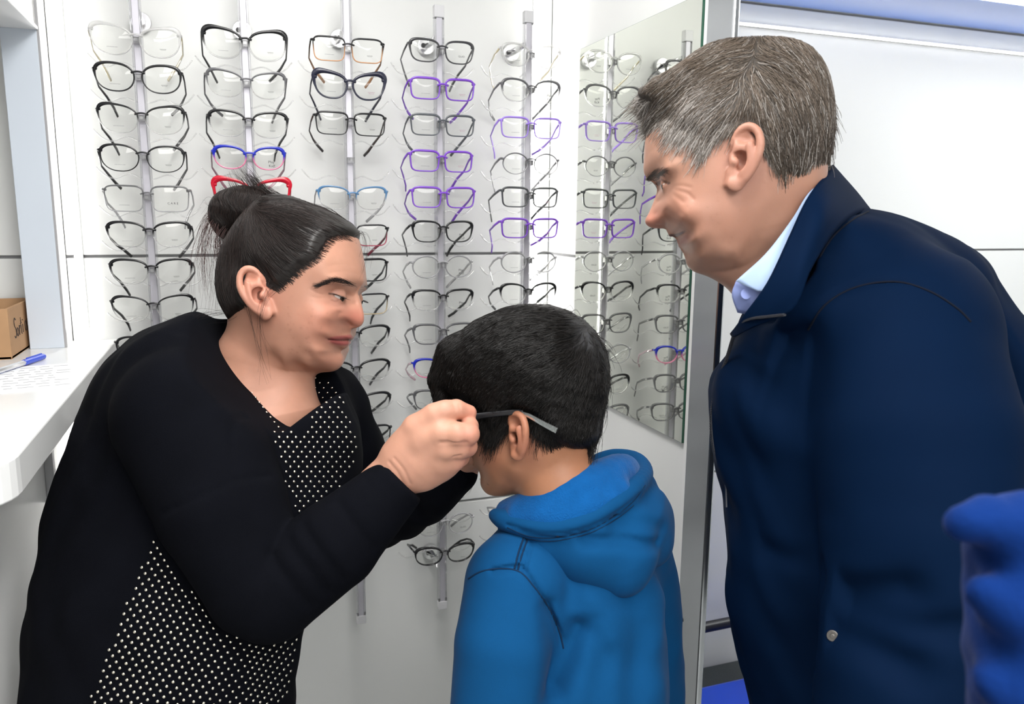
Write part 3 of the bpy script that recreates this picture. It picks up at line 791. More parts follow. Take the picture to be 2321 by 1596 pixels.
def paint_lines(hd, V, C, lines):
    """coloured bands along traced lines on both cheeks: (points, colour, half-width, amount)"""
    for pts, col, wd, amt in lines:
        q2 = []
        for u, v, h in pts:
            H_ = h / 1000
            for _ in range(6): H_ = .5 * H_ + .5 * hd.hs(*hd.ac(u, v, H_))
            q2.append(hd.ac(u, v, H_))
        ln = spline(q2, 8 * len(pts)); lo, hi = ln.min(0) - wd * 3, ln.max(0) + wd * 3; V2 = V[:, [0, 2]]
        m = ((V2 > lo) & (V2 < hi)).all(1); q = V2[m]
        if not len(q): continue
        d = np.min([np.linalg.norm(q - p, axis=1) for p in ln], 0); w = amt * (1 - smoothstep(wd * .55, wd * 1.25, d))
        C[m, :3] = C[m, :3] * (1 - w[:, None]) + np.array(col) * w[:, None]
    return C
def ear_into(hd, top, bot, front, back, Hbase, out=.016, k=.004, lobe=.0075):
    """ear built on the near (b<0) and far side from photo points: top, lobe, front root, rearmost rim"""
    T, Bm, Fr, Bk = [np.array(hd.ac(*p, Hbase)) for p in (top, bot, front, back)]
    up = T - Bm; Lh = np.linalg.norm(up); up /= Lh
    bk = Bk - Fr; bk -= up * (bk @ up); wd = np.linalg.norm(bk); bk /= wd
    o = Bm + up * 0; ctr = (T + Bm) / 2
    frm = ctr + bk * ((Fr - ctr) @ bk)      # front root line
    def q(s, t):   # s: 0 front root .. 1 rear rim, t: 0 lobe .. 1 top
        return frm + bk * (s * wd) + up * ((t - .5) * Lh)
    for sg in (-1, 1):
        def E(s, t, lift):
            p = q(s, t); return (p[0], sg * (Hbase + lift), p[1])
        f = hd.fld
        # thin plate of the auricle, rim, inner fold, concha hollow, tragus, lobe
        plate = [(.30, .30, .004), (.42, .5, .006), (.50, .68, .009), (.45, .84, .008)]
        f.chain([E(*p) for p in plate], [.0085, .012, .012, .008], k, sq=((0, 1, 0), .42))
        rim = [(.10, .60, -.002), (.06, .76, .004), (.22, .93, .009), (.52, .985, .013), (.82, .90, .016), (.955, .72, .018), (.93, .54, .017), (.83, .38, .014), (.68, .25, .011), (.52, .15, .008)]
        rp = spline([E(*p) for p in rim], 22)
        f.chain(list(rp), list(np.interp(np.linspace(0, 1, 22), [0, .3, .7, 1], [.0028, .0034, .0034, .0036])), .0022)
        anti = spline([E(.46, .24, .009), E(.62, .38, .0125), E(.66, .56, .0145), E(.58, .72, .014), E(.48, .84, .011)], 12)
        f.chain(list(anti), [.0036] * 12, .0025)
        f.ell(E(.36, .47, .0085), (.0085, .0075, Lh * .155), None, .003, 'sub')
        f.ell(E(.36, .80, .014), (.009, .005, .006), None, .003, 'sub')
        f.chain([E(.10, .52, .004), E(.17, .44, .0075), E(.14, .36, .004)], [.0035, .0036, .003], .0025)
        f.ell(E(.30, .11, .006), (.0085, .0042, Lh * .12), None, .004)
        f.cone(E(.05, .12, .0), E(.1, .30, .001), .004, .0045, .004)
def bump2(hd, pts, amp, sig):
    """raise (amp>0) or crease (amp<0) the half-breadth along a traced line on the near surface"""
    ln = [hd.ac(u, v, Hm / 1000) for u, v, Hm in pts]; ln = spline(ln, 24)
    d2 = np.min([(hd.X2 - p[0]) ** 2 + (hd.Z2 - p[1]) ** 2 for p in ln], 0)
    Hh = np.sqrt(np.maximum(hd.G2, 1e-8)); fade = smoothstep(.003, .012, Hh)
    Hn = Hh + amp * np.exp(-d2 / sig ** 2) * fade
    hd.G2 = np.where(hd.G2 > 2e-6, np.maximum(Hn, 1e-4) ** 2, hd.G2)
def ext_field(hd, lo, hi):
    """enlarge the head grid so neck and shoulders fit"""
    old = hd.fld; nf = Field(np.minimum(lo, old.lo), np.maximum(hi, [a[-1] for a in old.ax]), old.h)
    o = np.round((old.lo - nf.lo) / old.h).astype(int); nf.lo = old.lo - o * old.h
    for i in range(3): nf.ax[i] = (nf.lo[i] + old.h * np.arange(len(nf.ax[i]))).astype(np.float32)
    s = old.F.shape; nf.F[:] = .05; nf.F[o[0]:o[0]+s[0], o[1]:o[1]+s[1], o[2]:o[2]+s[2]] = old.F; hd.fld = nf
def hair_shell(hd, F0, poly_px, tmax, ramp=.014, extra=None, H=.066, under=.004, noise=None):
    """hair volume: the skull raised by a thickness inside the traced hairline. returns mesh and outer half-breadth map"""
    poly = np.array([hd.ac(p[0], p[1], p[2] / 1000 if len(p) == 3 else H) for p in poly_px])
    sd = poly_sdf(poly, hd.X2, hd.Z2); hd.hair_sd = sd
    tm = tmax if np.isscalar(tmax) else tmax(hd.X2, hd.Z2)
    t = -under + (tm + under) * smoothstep(-.003, ramp, sd)
    if noise is not None: t = t + noise * smoothstep(0, ramp, sd)
    fl = Field(hd.fld0.lo, [a[-1] for a in hd.fld0.ax], hd.h); fl.ax = hd.fld0.ax; fl.F = F0 - t[:, None, :].astype(np.float32)
    if extra: extra(fl)
    V, Fc = fl.mesh()
    ny = fl.F.shape[1]; mid = int(np.argmin(np.abs(fl.ax[1])))
    near = fl.F[:, :mid + 1, :][:, ::-1, :]        # from the midplane outwards
    ins = near < 0; cnt = np.where(ins.any(1), ny and (ins.shape[1] - 1 - np.argmax(ins[:, ::-1, :], 1)), 0)
    hd.Hhair = cnt * hd.h
    return V, Fc
def map2(hd, M2, a, c):
    i = np.clip((a - hd.fld0.lo[0]) / hd.h, 0, M2.shape[0] - 1.001); j = np.clip((c - hd.fld0.lo[2]) / hd.h, 0, M2.shape[1] - 1.001)
    i0, j0 = i.astype(int), j.astype(int); fi, fj = i - i0, j - j0
    return M2[i0, j0]*(1-fi)*(1-fj) + M2[i0+1, j0]*fi*(1-fj) + M2[i0, j0+1]*(1-fi)*fj + M2[i0+1, j0+1]*fi*fj
def blur2(A, n=2):
    for _ in range(n):
        A = (A + np.roll(A, 1, 0) + np.roll(A, -1, 0) + np.roll(A, 1, 1) + np.roll(A, -1, 1)) / 5
    return A
def flow_from(guides, hd, H=.066, reach=.02):
    """direction field from traced guide lines (photo points, root to tip)"""
    P0, D0 = [], []
    for g in guides:
        ln = spline([hd.ac(u, v, H) for u, v in g], 12); t = np.diff(ln, axis=0); t /= np.linalg.norm(t, axis=1)[:, None]
        P0.append((ln[1:] + ln[:-1]) / 2); D0.append(t)
    P0, D0 = np.concatenate(P0), np.concatenate(D0)
    def f(a, c):
        w = 1 / (((a[:, None] - P0[None, :, 0]) ** 2 + (c[:, None] - P0[None, :, 1]) ** 2) + (reach * .2) ** 2) ** 1.6
        d = w @ D0; return d / (np.linalg.norm(d, axis=1)[:, None] + 1e-9)
    return f
def grow(hd, n, flow, length, steps=9, lift=.0008, seed=1, jitter=.25, root_sd=.001, tiplift=.0, both=True, over=6, sdmax=1.0):
    """strands laid along the flow on the outer hair surface (both sides of the head)"""
    r = np.random.default_rng(seed); lo, hi = hd.lo2, hd.hi2
    a = r.uniform(lo[0], hi[0], n * over); c = r.uniform(lo[1], hi[1], n * over)
    Hs = np.maximum(blur2(hd.Hhair.astype(float), 3), np.sqrt(np.maximum(hd.G2, 0)) - .0002)
    s = map2(hd, hd.hair_sd, a, c); h0 = map2(hd, Hs, a, c)
    ok = (s > root_sd) & (s < sdmax) & (h0 > .004); a, c = a[ok][:n], c[ok][:n]; n = len(a)
    sgn = np.where(r.random(n) < (.35 if both else 0), 1.0, -1.0)
    L = (length[0] + (length[1] - length[0]) * r.random(n)) / (steps - 1)
    jit = r.normal(0, jitter, n); wob = r.uniform(0, 6.28, n); lf = lift * (.3 + r.random(n) * 1.7)
    out = []
    for k in range(steps):
        hh = map2(hd, Hs, a, c)
        tt = k / (steps - 1)
        out.append(np.stack([a, sgn * (hh + lf * (0.2 + min(1, tt * 3)) + tiplift * tt * tt * r.random(n)), c], 1))
        d = flow(a, c); ang = jit * (.5 + .5 * math.sin(k * .7)) + .12 * np.sin(wob + k * .9)
        ca, sa = np.cos(ang), np.sin(ang); d = np.stack([d[:, 0] * ca - d[:, 1] * sa, d[:, 0] * sa + d[:, 1] * ca], 1)
        # shorten the in-plane step where the surface turns away
        e = .002; gx = (map2(hd, Hs, a + d[:, 0] * e, c + d[:, 1] * e) - hh) / e
        st = L / np.sqrt(1 + np.clip(gx, -3, 3) ** 2)
        a = a + d[:, 0] * st; c = c + d[:, 1] * st
    return np.stack(out, 1)
def strands_world(hd, S):
    return hd.world(S.reshape(-1, 3)).reshape(S.shape)
def eye_cut(f, e, sg, arc, r=.0123, lid=.0129):
    """lid dome and the slit between the lids: arc = list of (azimuth from forward towards the side, elevation, half-opening)"""
    f.ell(e, (lid, lid, lid), None, .0032)
    pts, rr = [], []
    for az, el, ho in arc:
        az, el = math.radians(az), math.radians(el); q = .0136
        pts.append(e + np.array([math.cos(az) * math.cos(el) * eye_cut.fwd, -sg * math.sin(az) * math.cos(el), math.sin(el)]) * q); rr.append(ho)
    f.chain(pts, rr, .0007, 'sub')
    return np.array(pts)
eye_cut.fwd = 1
M['eye_white'] = pmat('eye_white', (.60, .53, .50), .12, noise=(200, .05)); M['iris'] = pmat('dark_iris', (.03, .016, .010), .08, noise=(300, .3))
def uv_sphere(c, r, n=16, m=24):
    vs = [(0, 0, r)]
    for i in range(1, n):
        for j in range(m): a, b = math.pi * i / n, 2 * math.pi * j / m; vs.append((r * math.sin(a) * math.cos(b), r * math.sin(a) * math.sin(b), r * math.cos(a)))
    vs.append((0, 0, -r)); fs = [(0, 1 + j, 1 + (j + 1) % m) for j in range(m)]
    for i in range(n - 2):
        for j in range(m): a = 1 + i * m + j; b = 1 + i * m + (j + 1) % m; fs.append((a, a + m, b + m, b))
    k = len(vs) - 1; fs += [(k, k - m + (j + 1) % m, k - m + j) for j in range(m)]
    return np.array(vs) + np.array(c), fs
def eyeball(hd, e, gaze, parent):
    vs, fs = uv_sphere(e, .0122); o = mesh_obj('eyeball', hd.world(vs), fs, M['eye_white'], parent, True)
    g = np.array(gaze, float); g /= np.linalg.norm(g)
    vs, fs = uv_sphere(np.array(e) + g * .0069, .0063); mesh_obj('iris', hd.world(vs), fs, M['iris'], o, True)
def brow_strands(hd, line, n, wid, lens, dirv, seed, both=True, lift=.0006, taper=None):
    r = np.random.default_rng(seed); t = r.random(n); ln = spline([hd.pt(u, v, h / 1000) for u, v, h in line], 40)
    p = ln[(t * 39).astype(int)]; w = r.normal(0, 1, n) * wid * (taper(t) if taper else 1 - .55 * np.abs(t - .45) * 1.6)
    a, c = p[:, 0] + r.normal(0, .0008, n), p[:, 2] + w; S = []
    sg = np.where(r.random(n) < .4, 1., -1.) if both else -np.ones(n)
    dv = np.array(dirv(t)).T + r.normal(0, .25, (n, 2))
    Hm = np.sqrt(np.maximum(hd.G2, 1e-8))
    for k in range(5):
        S.append(np.stack([a, sg * (map2(hd, Hm, a, c) + lift * (.5 + k * .35)), c], 1)); a = a + dv[:, 0] * lens / 4; c = c + dv[:, 1] * lens / 4
    return np.stack(S, 1)

def on_mesh_strands(hd_world, V, Fc, n, k, step, dirfn, lift, seed):
    """strands crawling over a mesh surface; dirfn(p, nrm) gives the heading"""
    bv = BVHTree.FromPolygons([tuple(v) for v in V], [tuple(map(int, q)) for q in Fc]); r = np.random.default_rng(seed)
    idx = r.integers(0, len(V), n); out = np.zeros((n, k, 3))
    for i in range(n):
        p = Vector(V[idx[i]]); jit = r.normal(0, .35, 3); l = lift * (.3 + 1.6 * r.random()); st = step * r.uniform(.6, 1.3)
        for q in range(k):
            loc, nr, _, _ = bv.find_nearest(p)
            out[i, q] = np.array(loc) + np.array(nr) * l
            d = dirfn(np.array(loc), np.array(nr)) + jit * .4; d = d - np.array(nr) * (d @ np.array(nr)); d /= np.linalg.norm(d) + 1e-9
            p = loc + Vector(d) * st
    return out
def folds(fl, amp, wl, seed, aniso=(1, 1, 1), n=5, mask=None):
    """cloth undulation added to a distance field"""
    r = np.random.default_rng(seed); x, y, z = fl.co((slice(None),) * 3); acc = 0
    for _ in range(n):
        d = r.normal(0, 1, 3) * np.array(aniso); d = d / np.linalg.norm(d) * 6.283 / (wl * r.uniform(.7, 1.5)); e = r.normal(0, 1, 3) * 2.5 / wl
        ph = r.uniform(0, 6.28); w = 1.2 * np.sin(x * e[0] + y * e[1] + z * e[2] + ph * 2)
        acc = acc + np.sin(x * d[0] + y * d[1] + z * d[2] + w + ph)
    acc = (amp / n ** .5) * acc
    if mask is not None: acc = acc * mask(x, y, z)
    fl.F += acc.astype(np.float32)
def ch(fl, pts, k=.02, mode='add', sq=None):
    fl.chain([Lc(u, v, d) for u, v, d, r in pts], [r for *_, r in pts], k, mode, sq)
def chs(fl, pts, k=.02, mode='add', n=5):
    p = spline(pts, n * (len(pts) - 1) + 1); ch(fl, [tuple(q) for q in p], k, mode)
def crease(fl, pts, depth, wid, soft=.004):
    """press a seam or fold line into a field: pts (u, v, d)"""
    ln = spline([Lc(*p) for p in pts], 4 * len(pts))
    lo, hi = ln.min(0) - wid * 3, ln.max(0) + wid * 3; s = fl.sl(lo, hi); x, y, z = fl.co(s); d2 = None
    for i in range(len(ln) - 1):
        a, b = ln[i], ln[i + 1]; ab = b - a; t = np.clip(((x - a[0]) * ab[0] + (z - a[2]) * ab[2]) / (ab[0] ** 2 + ab[2] ** 2 + 1e-12), 0, 1)
        q = (x - a[0] - t * ab[0]) ** 2 + (z - a[2] - t * ab[2]) ** 2; d2 = q if d2 is None else np.minimum(d2, q)
    near = np.exp(-((y - ln[:, 1].mean()) / .09) ** 2)
    fl.F[s] += (depth * np.exp(-d2 / wid ** 2) * near).astype(np.float32)
def sheet(name, rows, mat, parent, thick=.002, nu=28, nv=10, smooth=True):
    """cloth panel lofted through rows of (u, v, d) points"""
    R_ = [spline([Lc(*p) for p in row], nu) for row in rows]
    G_ = np.stack([spline([R_[j][i] for j in range(len(rows))], nv) for i in range(nu)])
    V = to_world(G_.reshape(-1, 3)); F_ = np.array([(i * nv + j, i * nv + j + 1, (i + 1) * nv + j + 1, (i + 1) * nv + j) for i in range(nu - 1) for j in range(nv - 1)])
    o = mesh_obj(name, V, F_, mat, parent, smooth); m = o.modifiers.new('t', 'SOLIDIFY'); m.thickness = thick; m.offset = 0
    return o
def cloth_mat(name, c, rough=.85, sheen=.25, weave=(900, .25, .0008), mott=(8, .10), spec=.2):
    return pmat(name, c, rough, 0, spec, noise=mott, bump=weave, sheen=sheen)

def seam(name, pts, bv, mat, parent, r=.0009, n=None, lift=.0002):
    """stitched seam line lying on a garment: traced points dropped onto its surface"""
    ln = spline([(float(u), float(v)) for u, v in pts], n or 10 * len(pts)); W = []
    for u, v in ln:
        d = RW @ np.array([(u - IMG_W/2)/FPX, (v - IMG_H/2)/FPX, 1.0]); d /= np.linalg.norm(d)
        l, nr, _, _ = bv.ray_cast(Vector((0, 0, CAMZ)), Vector(d))
        if l is not None: W.append(np.array(l) + np.array(nr) * lift)
    W = np.array(W)
    for _ in range(3): W[1:-1] = (W[:-2] + 2 * W[1:-1] + W[2:]) / 4
    return MB().tube(W, r, 5).build(name, mat, parent, True)
def bvh_of(V, F): return BVHTree.FromPolygons([tuple(v) for v in V], [tuple(map(int, q)) for q in F])
# ================================================================== the woman
WD = 1.05
wsil = [(811, 540, 60), (819, 568, 62), (824, 593, 62), (828, 622, 50), (829, 641, 30), (822, 655, 14), (817, 666, 7), (821, 681, 6), (825.5, 696, 7), (829.5, 714, 9), (829, 729, 10), (823, 739.5, 9), (813, 744, 8), (803, 747, 12), (799, 756, 22), (801.5, 765.5, 20), (795, 772.5, 16), (794, 780, 20), (788, 788.5, 22), (778, 796, 22), (781, 812, 24), (777, 828, 26), (763, 840, 24), (738, 844, 22), (707, 843, 28),
        (665, 838, 40), (620, 815, 50), (570, 775, 60), (532, 725, 60), (508, 690, 60), (504, 650, 60), (507, 610, 65), (520, 565, 70), (545, 520, 70), (580, 480, 70), (620, 452, 70), (668, 458, 70), (715, 478, 70), (760, 497, 70), (793, 517, 65)]
winn = [(640, 640, 74), (610, 580, 73), (560, 640, 66), (540, 600, 56), (560, 700, 60), (680, 560, 71), (620, 510, 58), (690, 510, 52), (740, 540, 55), (780, 560, 52), (700, 610, 72), (745, 590, 62), (790, 605, 50), 
        (800, 640, 40), (780, 645, 45), (755, 648, 53), (730, 655, 60), (705, 665, 67), (800, 665, 14), (790, 669, 20), (776, 673, 31), (762, 676, 41), (748, 678, 50), (720, 690, 64), (690, 700, 69),
        (800, 692, 16), (780, 695, 36), (760, 700, 50), (811, 727, 13), (800, 729, 17), (789, 730, 19), (780, 734, 25), (768, 725, 41), (755, 725, 51), (735, 730, 60), (700, 730, 67), (650, 730, 69),
        (783, 752, 25), (766, 752, 38), (745, 755, 50), (715, 765, 59), (670, 775, 62), (625, 770, 62), (590, 750, 60),
        (780, 764, 22), (765, 768, 30), (750, 771, 38), (735, 776, 46), (776, 783, 20), (760, 785, 31), (740, 795, 41), (760, 808, 27), (735, 815, 38), (705, 805, 50), (660, 810, 53), (740, 833, 28), (700, 828, 40), (650, 828, 42), (600, 795, 48)]
wh = Head((665, 650), WD, .17, wsil, winn, .0013)
# brow, crow's feet, smile fold, nostril wing, mouth line, lips
bump2(wh, [(735, 650, 58), (765, 641, 48), (795, 645, 35)], .0018, .006)
bump2(wh, [(788, 712, 20), (781, 724, 23), (779, 738, 27)], -.0028, .0022)
bump2(wh, [(779, 738, 27), (770, 752, 37), (757, 764, 43)], -.0018, .0030)
bump2(wh, [(798, 722, 16), (789, 728, 19), (791, 738, 17), (800, 740, 13)], .0026, .0040)
bump2(wh, [(795, 771, 12), (780, 771.5, 22), (764, 771, 31), (749, 769.5, 38)], -.0042, .0015)
bump2(wh, [(786, 764.5, 18), (776, 765, 23), (762, 768, 31)], .0018, .0024)
bump2(wh, [(786, 779, 14), (776, 779, 21), (764, 777, 29)], .0030, .0034)
bump2(wh, [(780, 790, 18), (765, 791, 29), (752, 787, 36)], -.0012, .003)
bump2(wh, [(742, 766, 42), (744, 776, 41), (750, 788, 36)], -.0010, .0024)
bump2(wh, [(735, 668, 58), (722, 664, 63), (708, 657, 68)], -.0006, .0014)
bump2(wh, [(738, 676, 56), (724, 677, 62), (710, 674, 67)], -.0005, .0014)
bump2(wh, [(750, 689, 52), (764, 696, 47), (780, 695, 36)], -.0016, .0022)
bump2(wh, [(752, 683, 50), (766, 688, 43), (780, 686, 33)], .0010, .003)
bump2(wh, [(752, 664, 49), (768, 658, 42), (786, 661, 28)], -.0014, .0018)
bump2(wh, [(750, 606, 61), (775, 600, 52), (800, 604, 42)], -.0004, .0014)
bump2(wh, [(755, 622, 58), (780, 616, 50), (805, 620, 38)], -.0004, .0014)
wh.finish()
wh.fld0 = wh.fld; wF0 = wh.fld.F.copy()
f = wh.fld
# eyelids and opening
_a, _c = wh.ac(787, 674, .031); ec = np.array([_a - .0122, -.0305, _c])
wlash = {}
for sg in (1, -1):
    e = ec * np.array([1, sg, 1])
    wlash[sg] = eye_cut(f, e, sg, [(86, 4, .0007), (68, 0, .0014), (48, -6, .0019), (28, -12, .0019), (8, -15, .0014), (-14, -15, .0007)])
# nostrils
for sg in (1, -1):
    p = wh.pt(804, 743, .0085); p[1] *= sg
    f.ell(p, (.0055, .0030, .0026), None, .0018, 'sub')
ear_into(wh, (579, 606), (614, 724), (616, 690), (552, 640), .071)
# neck: down and back to the collar
ext_field(wh, (-.15, -.11, -.22), (.1, .11, .1)); f = wh.fld
nk = [wh.pt(610, 752, 0), wh.pt(580, 820, 0), wh.pt(560, 900, 0), wh.pt(575, 960, 0)]
f.chain(nk, [.052, .056, .066, .085], .02)
f.cone(wh.pt(640, 800, 0), wh.pt(640, 930, 0), .036, .046, .02)
V, Fc = f.mesh()
wV = wh.world(V)
LIPC = (.40, .115, .10)
def wp(u, v, H): return wh.pt(u, v, H / 1000)
base = (.49, .262, .185)
spots = [(wp(740, 735, 58), (.03, .05, .03), (.60, .24, .17), .45), (wp(812, 722, 12), (.014, .03, .014), (.62, .20, .15), .6), (wp(590, 660, 75), (.025, .03, .045), (.66, .27, .20), .5),
         (wp(783, 766.5, 20), (.0115, .02, .0028), LIPC, .85), (wp(779, 778, 20), (.011, .02, .0034), LIPC, .9), (wp(762, 770.5, 30), (.010, .012, .0022), LIPC, .8),
         (wp(768, 690, 42), (.014, .015, .006), (.42, .20, .15), .5), (wp(765, 663, 45), (.014, .02, .004), (.46, .22, .17), .5), (wp(760, 818, 25), (.02, .04, .012), (.58, .25, .18), .4),
         (wp(768, 646, 48), (.017, .02, .0028), (.16, .09, .07), .5),
         (wp(640, 860, 50), (.06, .09, .04), (.57, .29, .20), .5), (wp(775, 605, 50), (.03, .05, .02), (.60, .33, .23), .4)]
rs = np.random.default_rng(5)
for _ in range(70):
    u, v = rs.uniform(655, 770), rs.uniform(690, 800); spots.append((wp(u, v, 1000 * wh.hs(*wh.ac(u, v, .058))), rs.uniform(.0008, .0016), (.34, .15, .10), rs.uniform(.2, .5)))
spots.append((wp(802, 629, 36), .0016, (.10, .05, .04), .8))
woman = mesh_obj('person', wV, Fc, M['skin'], None, True)
tag(woman, 'dark-haired woman in a black studded sweater holding the boy\'s glasses', 'person')
wC = paint(V, base, spots)
LIP2 = (.36, .085, .085)
wC = paint_lines(wh, V, wC, [([(799, 763, 6), (788, 765, 17), (775, 766.5, 24), (760, 769, 33)], LIP2, .0026, .75), ([(793, 778, 8), (784, 778.5, 16), (774, 778, 22), (762, 774.5, 31)], LIP2, .0032, .8), ([(796, 771, 8), (780, 771.5, 20), (764, 771, 30), (748, 769.5, 38)], (.09, .02, .02), .0011, .85),
    ([(751, 667, 47), (766, 669, 42), (782, 674, 32), (788, 677, 26)], (.06, .03, .025), .0011, .85), ([(758, 682, 46), (770, 684, 41), (783, 680, 31)], (.30, .13, .10), .0012, .6), ([(735, 668, 58), (722, 664, 63), (708, 657, 68)], (.38, .19, .13), .0008, .5)])
wC[:, :3] *= (.90, .86, .84); add_attr(woman, 'tint', wC)
for sg in (1, -1): eyeball(wh, ec * np.array([1, sg, 1]), (.80, -.30 * sg, -.30), woman)
# ---- hair
wline = [(812, 548), (798, 541), (778, 534), (760, 533), (746, 543), (739, 568), (731, 592), (703, 611), (684, 627), (668, 644), (642, 661), (620, 650), (602, 618), (582, 604), (562, 616), (550, 640), (554, 680), (547, 706), (528, 716),
         (470, 760), (420, 640), (420, 520), (520, 390), (640, 350), (780, 400), (870, 510)]
V2, F2 = hair_shell(wh, wF0, wline, .0062, .016, under=.0030)
M['hair_dark_base'] = pmat('dark_hair_mass', (.010, .008, .007), .5, noise=(90, .4))
M['hair_dark'] = hair_mat('dark_brown_hair', (.006, .005, .005), (.024, .016, .014), .36, .22)
hair = mesh_obj('hair', wh.world(V2), F2, M['hair_dark_base'], woman, True)
guides = [[(805, 545), (770, 520), (700, 492), (640, 470), (585, 470)], [(740, 565), (690, 540), (630, 505), (580, 480)], [(700, 612), (650, 575), (605, 525), (572, 488)], [(660, 640), (610, 590), (580, 535), (565, 492)],
          [(600, 612), (570, 570), (560, 530), (556, 495)], [(552, 660), (535, 610), (540, 550), (548, 500)], [(530, 712), (512, 650), (525, 570), (545, 505)], [(810, 530), (760, 497), (690, 463), (630, 450), (590, 462)]]
wflow = flow_from(guides, wh)
S = grow(wh, 9000, wflow, (.03, .075), 9, .0010, 3, .10)
hair_curves('hair_strands', strands_world(wh, S), np.linspace(.00026, .00014, 9)[None], M['hair_dark'], hair)
S = grow(wh, 5200, wflow, (.014, .034), 7, .0005, 4, .18, -.0045, sdmax=.008, over=40)
hair_curves('hairline_strands', strands_world(wh, S), np.linspace(.00016, .00007, 7)[None], M['hair_dark'], hair)
# bun: rolled mass with loose ends
bc = wh.pt(533, 474, .0); fb = Field(bc - .07, bc + .07, .0016)
fb.ell(bc, (.033, .030, .027), None, .01); fb.ell(wh.pt(510, 485, 0), (.022, .026, .030), None, .01); fb.cone(wh.pt(575, 470, 0), wh.pt(545, 470, 0), .022, .024, .012); fb.ell(wh.pt(550, 456, 0), (.022, .024, .016), None, .01)
Vb, Fb = fb.mesh()
bun = mesh_obj('hair_bun', wh.world(Vb), Fb, M['hair_dark_base'], woman, True)
bw = wh.world(Vb); bcw = wh.world(bc[None])[0]; tie = wh.world(wh.pt(572, 470, 0)[None])[0]
axw = bcw - tie; axw /= np.linalg.norm(axw)
hair_curves('bun_strands', on_mesh_strands(wh, bw, Fb, 2600, 9, .006, lambda p, nr: np.cross(axw, nr) + .5 * axw * np.sin(p[2] * 260 + p[0] * 90), .0016, 9), np.linspace(.00028, .00016, 9)[None], M['hair_dark'], bun)
M['hair_red'] = hair_mat('reddish_hair_ends', (.012, .008, .008), (.075, .026, .022), .35, .4)
def wisps(paths, per, spread, tip, seed, name, parent, hd, mat, rad=(.00020, .00007), k=12):
    r = np.random.default_rng(seed); out = []
    for path in paths:
        ln = spline([hd.pt(u, v, h / 1000) for u, v, h in path], k)
        for _ in range(per):
            o0, o1, o2 = r.normal(0, spread, 3), r.normal(0, tip, 3), r.normal(0, tip * .5, 3); t = np.linspace(0, 1, k)[:, None]
            out.append(ln + o0 + o1 * t ** 1.5 + o2 * np.sin(t * 3.1) * .6)
    hair_curves(name, strands_world(hd, np.stack(out)), np.linspace(*rad, k)[None], mat, parent)
wisps([[(505, 455, 10), (470, 475, 22), (452, 530, 26), (447, 590, 26), (455, 660, 24)], [(500, 480, 15), (476, 510, 26), (464, 570, 28), (470, 640, 26)], [(498, 470, 5), (462, 490, 12), (446, 550, 14), (440, 610, 12)], [(510, 500, 18), (484, 540, 26), (478, 600, 28), (468, 690, 26)]], 26, .0022, .010, 21, 'loose_strands', bun, wh, M['hair_red'])
wisps([[(500, 460, 0), (470, 445, 5), (450, 460, 5)], [(560, 440, 12), (545, 420, 14), (590, 418, 14)], [(610, 445, 20), (600, 425, 20), (625, 430, 18)], [(520, 440, 12), (490, 430, 16), (468, 470, 18)]], 4, .003, .004, 22, 'flyaway_strands', bun, wh, M['hair_dark'], (.00014, .00006))
wisps([[(618, 640, 76), (600, 672, 88), (590, 720, 88), (600, 790, 80), (606, 850, 74)], [(632, 655, 75), (606, 680, 88), (593, 715, 88), (588, 750, 80), (602, 800, 76)], [(560, 690, 66), (575, 750, 70), (592, 810, 72), (607, 855, 72)]], 4, .0022, .006, 23, 'ear_strands', hair, wh, M['hair_dark'], (.00014, .00006))
wisps([[(540, 705, 50), (500, 712, 52), (440, 715, 52), (405, 750, 52)], [(530, 705, 45), (490, 705, 46), (430, 720, 46), (400, 745, 46)]], 7, .0015, .008, 24, 'nape_strands', hair, wh, M['hair_dark'], (.00014, .00006))
wisps([[(812, 540, 18), (828, 535, 14), (836, 555, 12), (830, 590, 12)], [(808, 538, 20), (826, 530, 16), (838, 570, 14), (828, 620, 12)]], 8, .0012, .003, 25, 'forehead_strands', hair, wh, M['hair_dark'], (.00012, .00006))
# brows and lashes
S = brow_strands(wh, [(732, 650, 58), (748, 645, 55), (768, 640, 48), (784, 640, 43), (796, 646, 37)], 430, .0014, .0062, lambda t: (-.95 + .3 * t, -.25 + .75 * t), 31, taper=lambda t: .30 + .75 * t)
hair_curves('eyebrow', strands_world(wh, S), np.linspace(.00018, .00008, 5)[None], M['hair_dark'], woman)
lash = []
for sg in (1, -1):
    ln = spline(wlash[sg], 46)
    for q in range(2, 40):
        p = ln[q] + np.array([0, 0, .0016]); dv = (p - ec * np.array([1, sg, 1])); dv /= np.linalg.norm(dv); dv = dv + np.array([.15, 0, -.55])
        lash.append(np.stack([p + dv * s * .0062 + np.array([0, 0, .0016]) * s * s for s in np.linspace(-.1, 1, 5)]))
hair_curves('eyelashes', strands_world(wh, np.array(lash)), np.linspace(.00022, .00007, 5)[None], M['hair_dark_base'], woman)
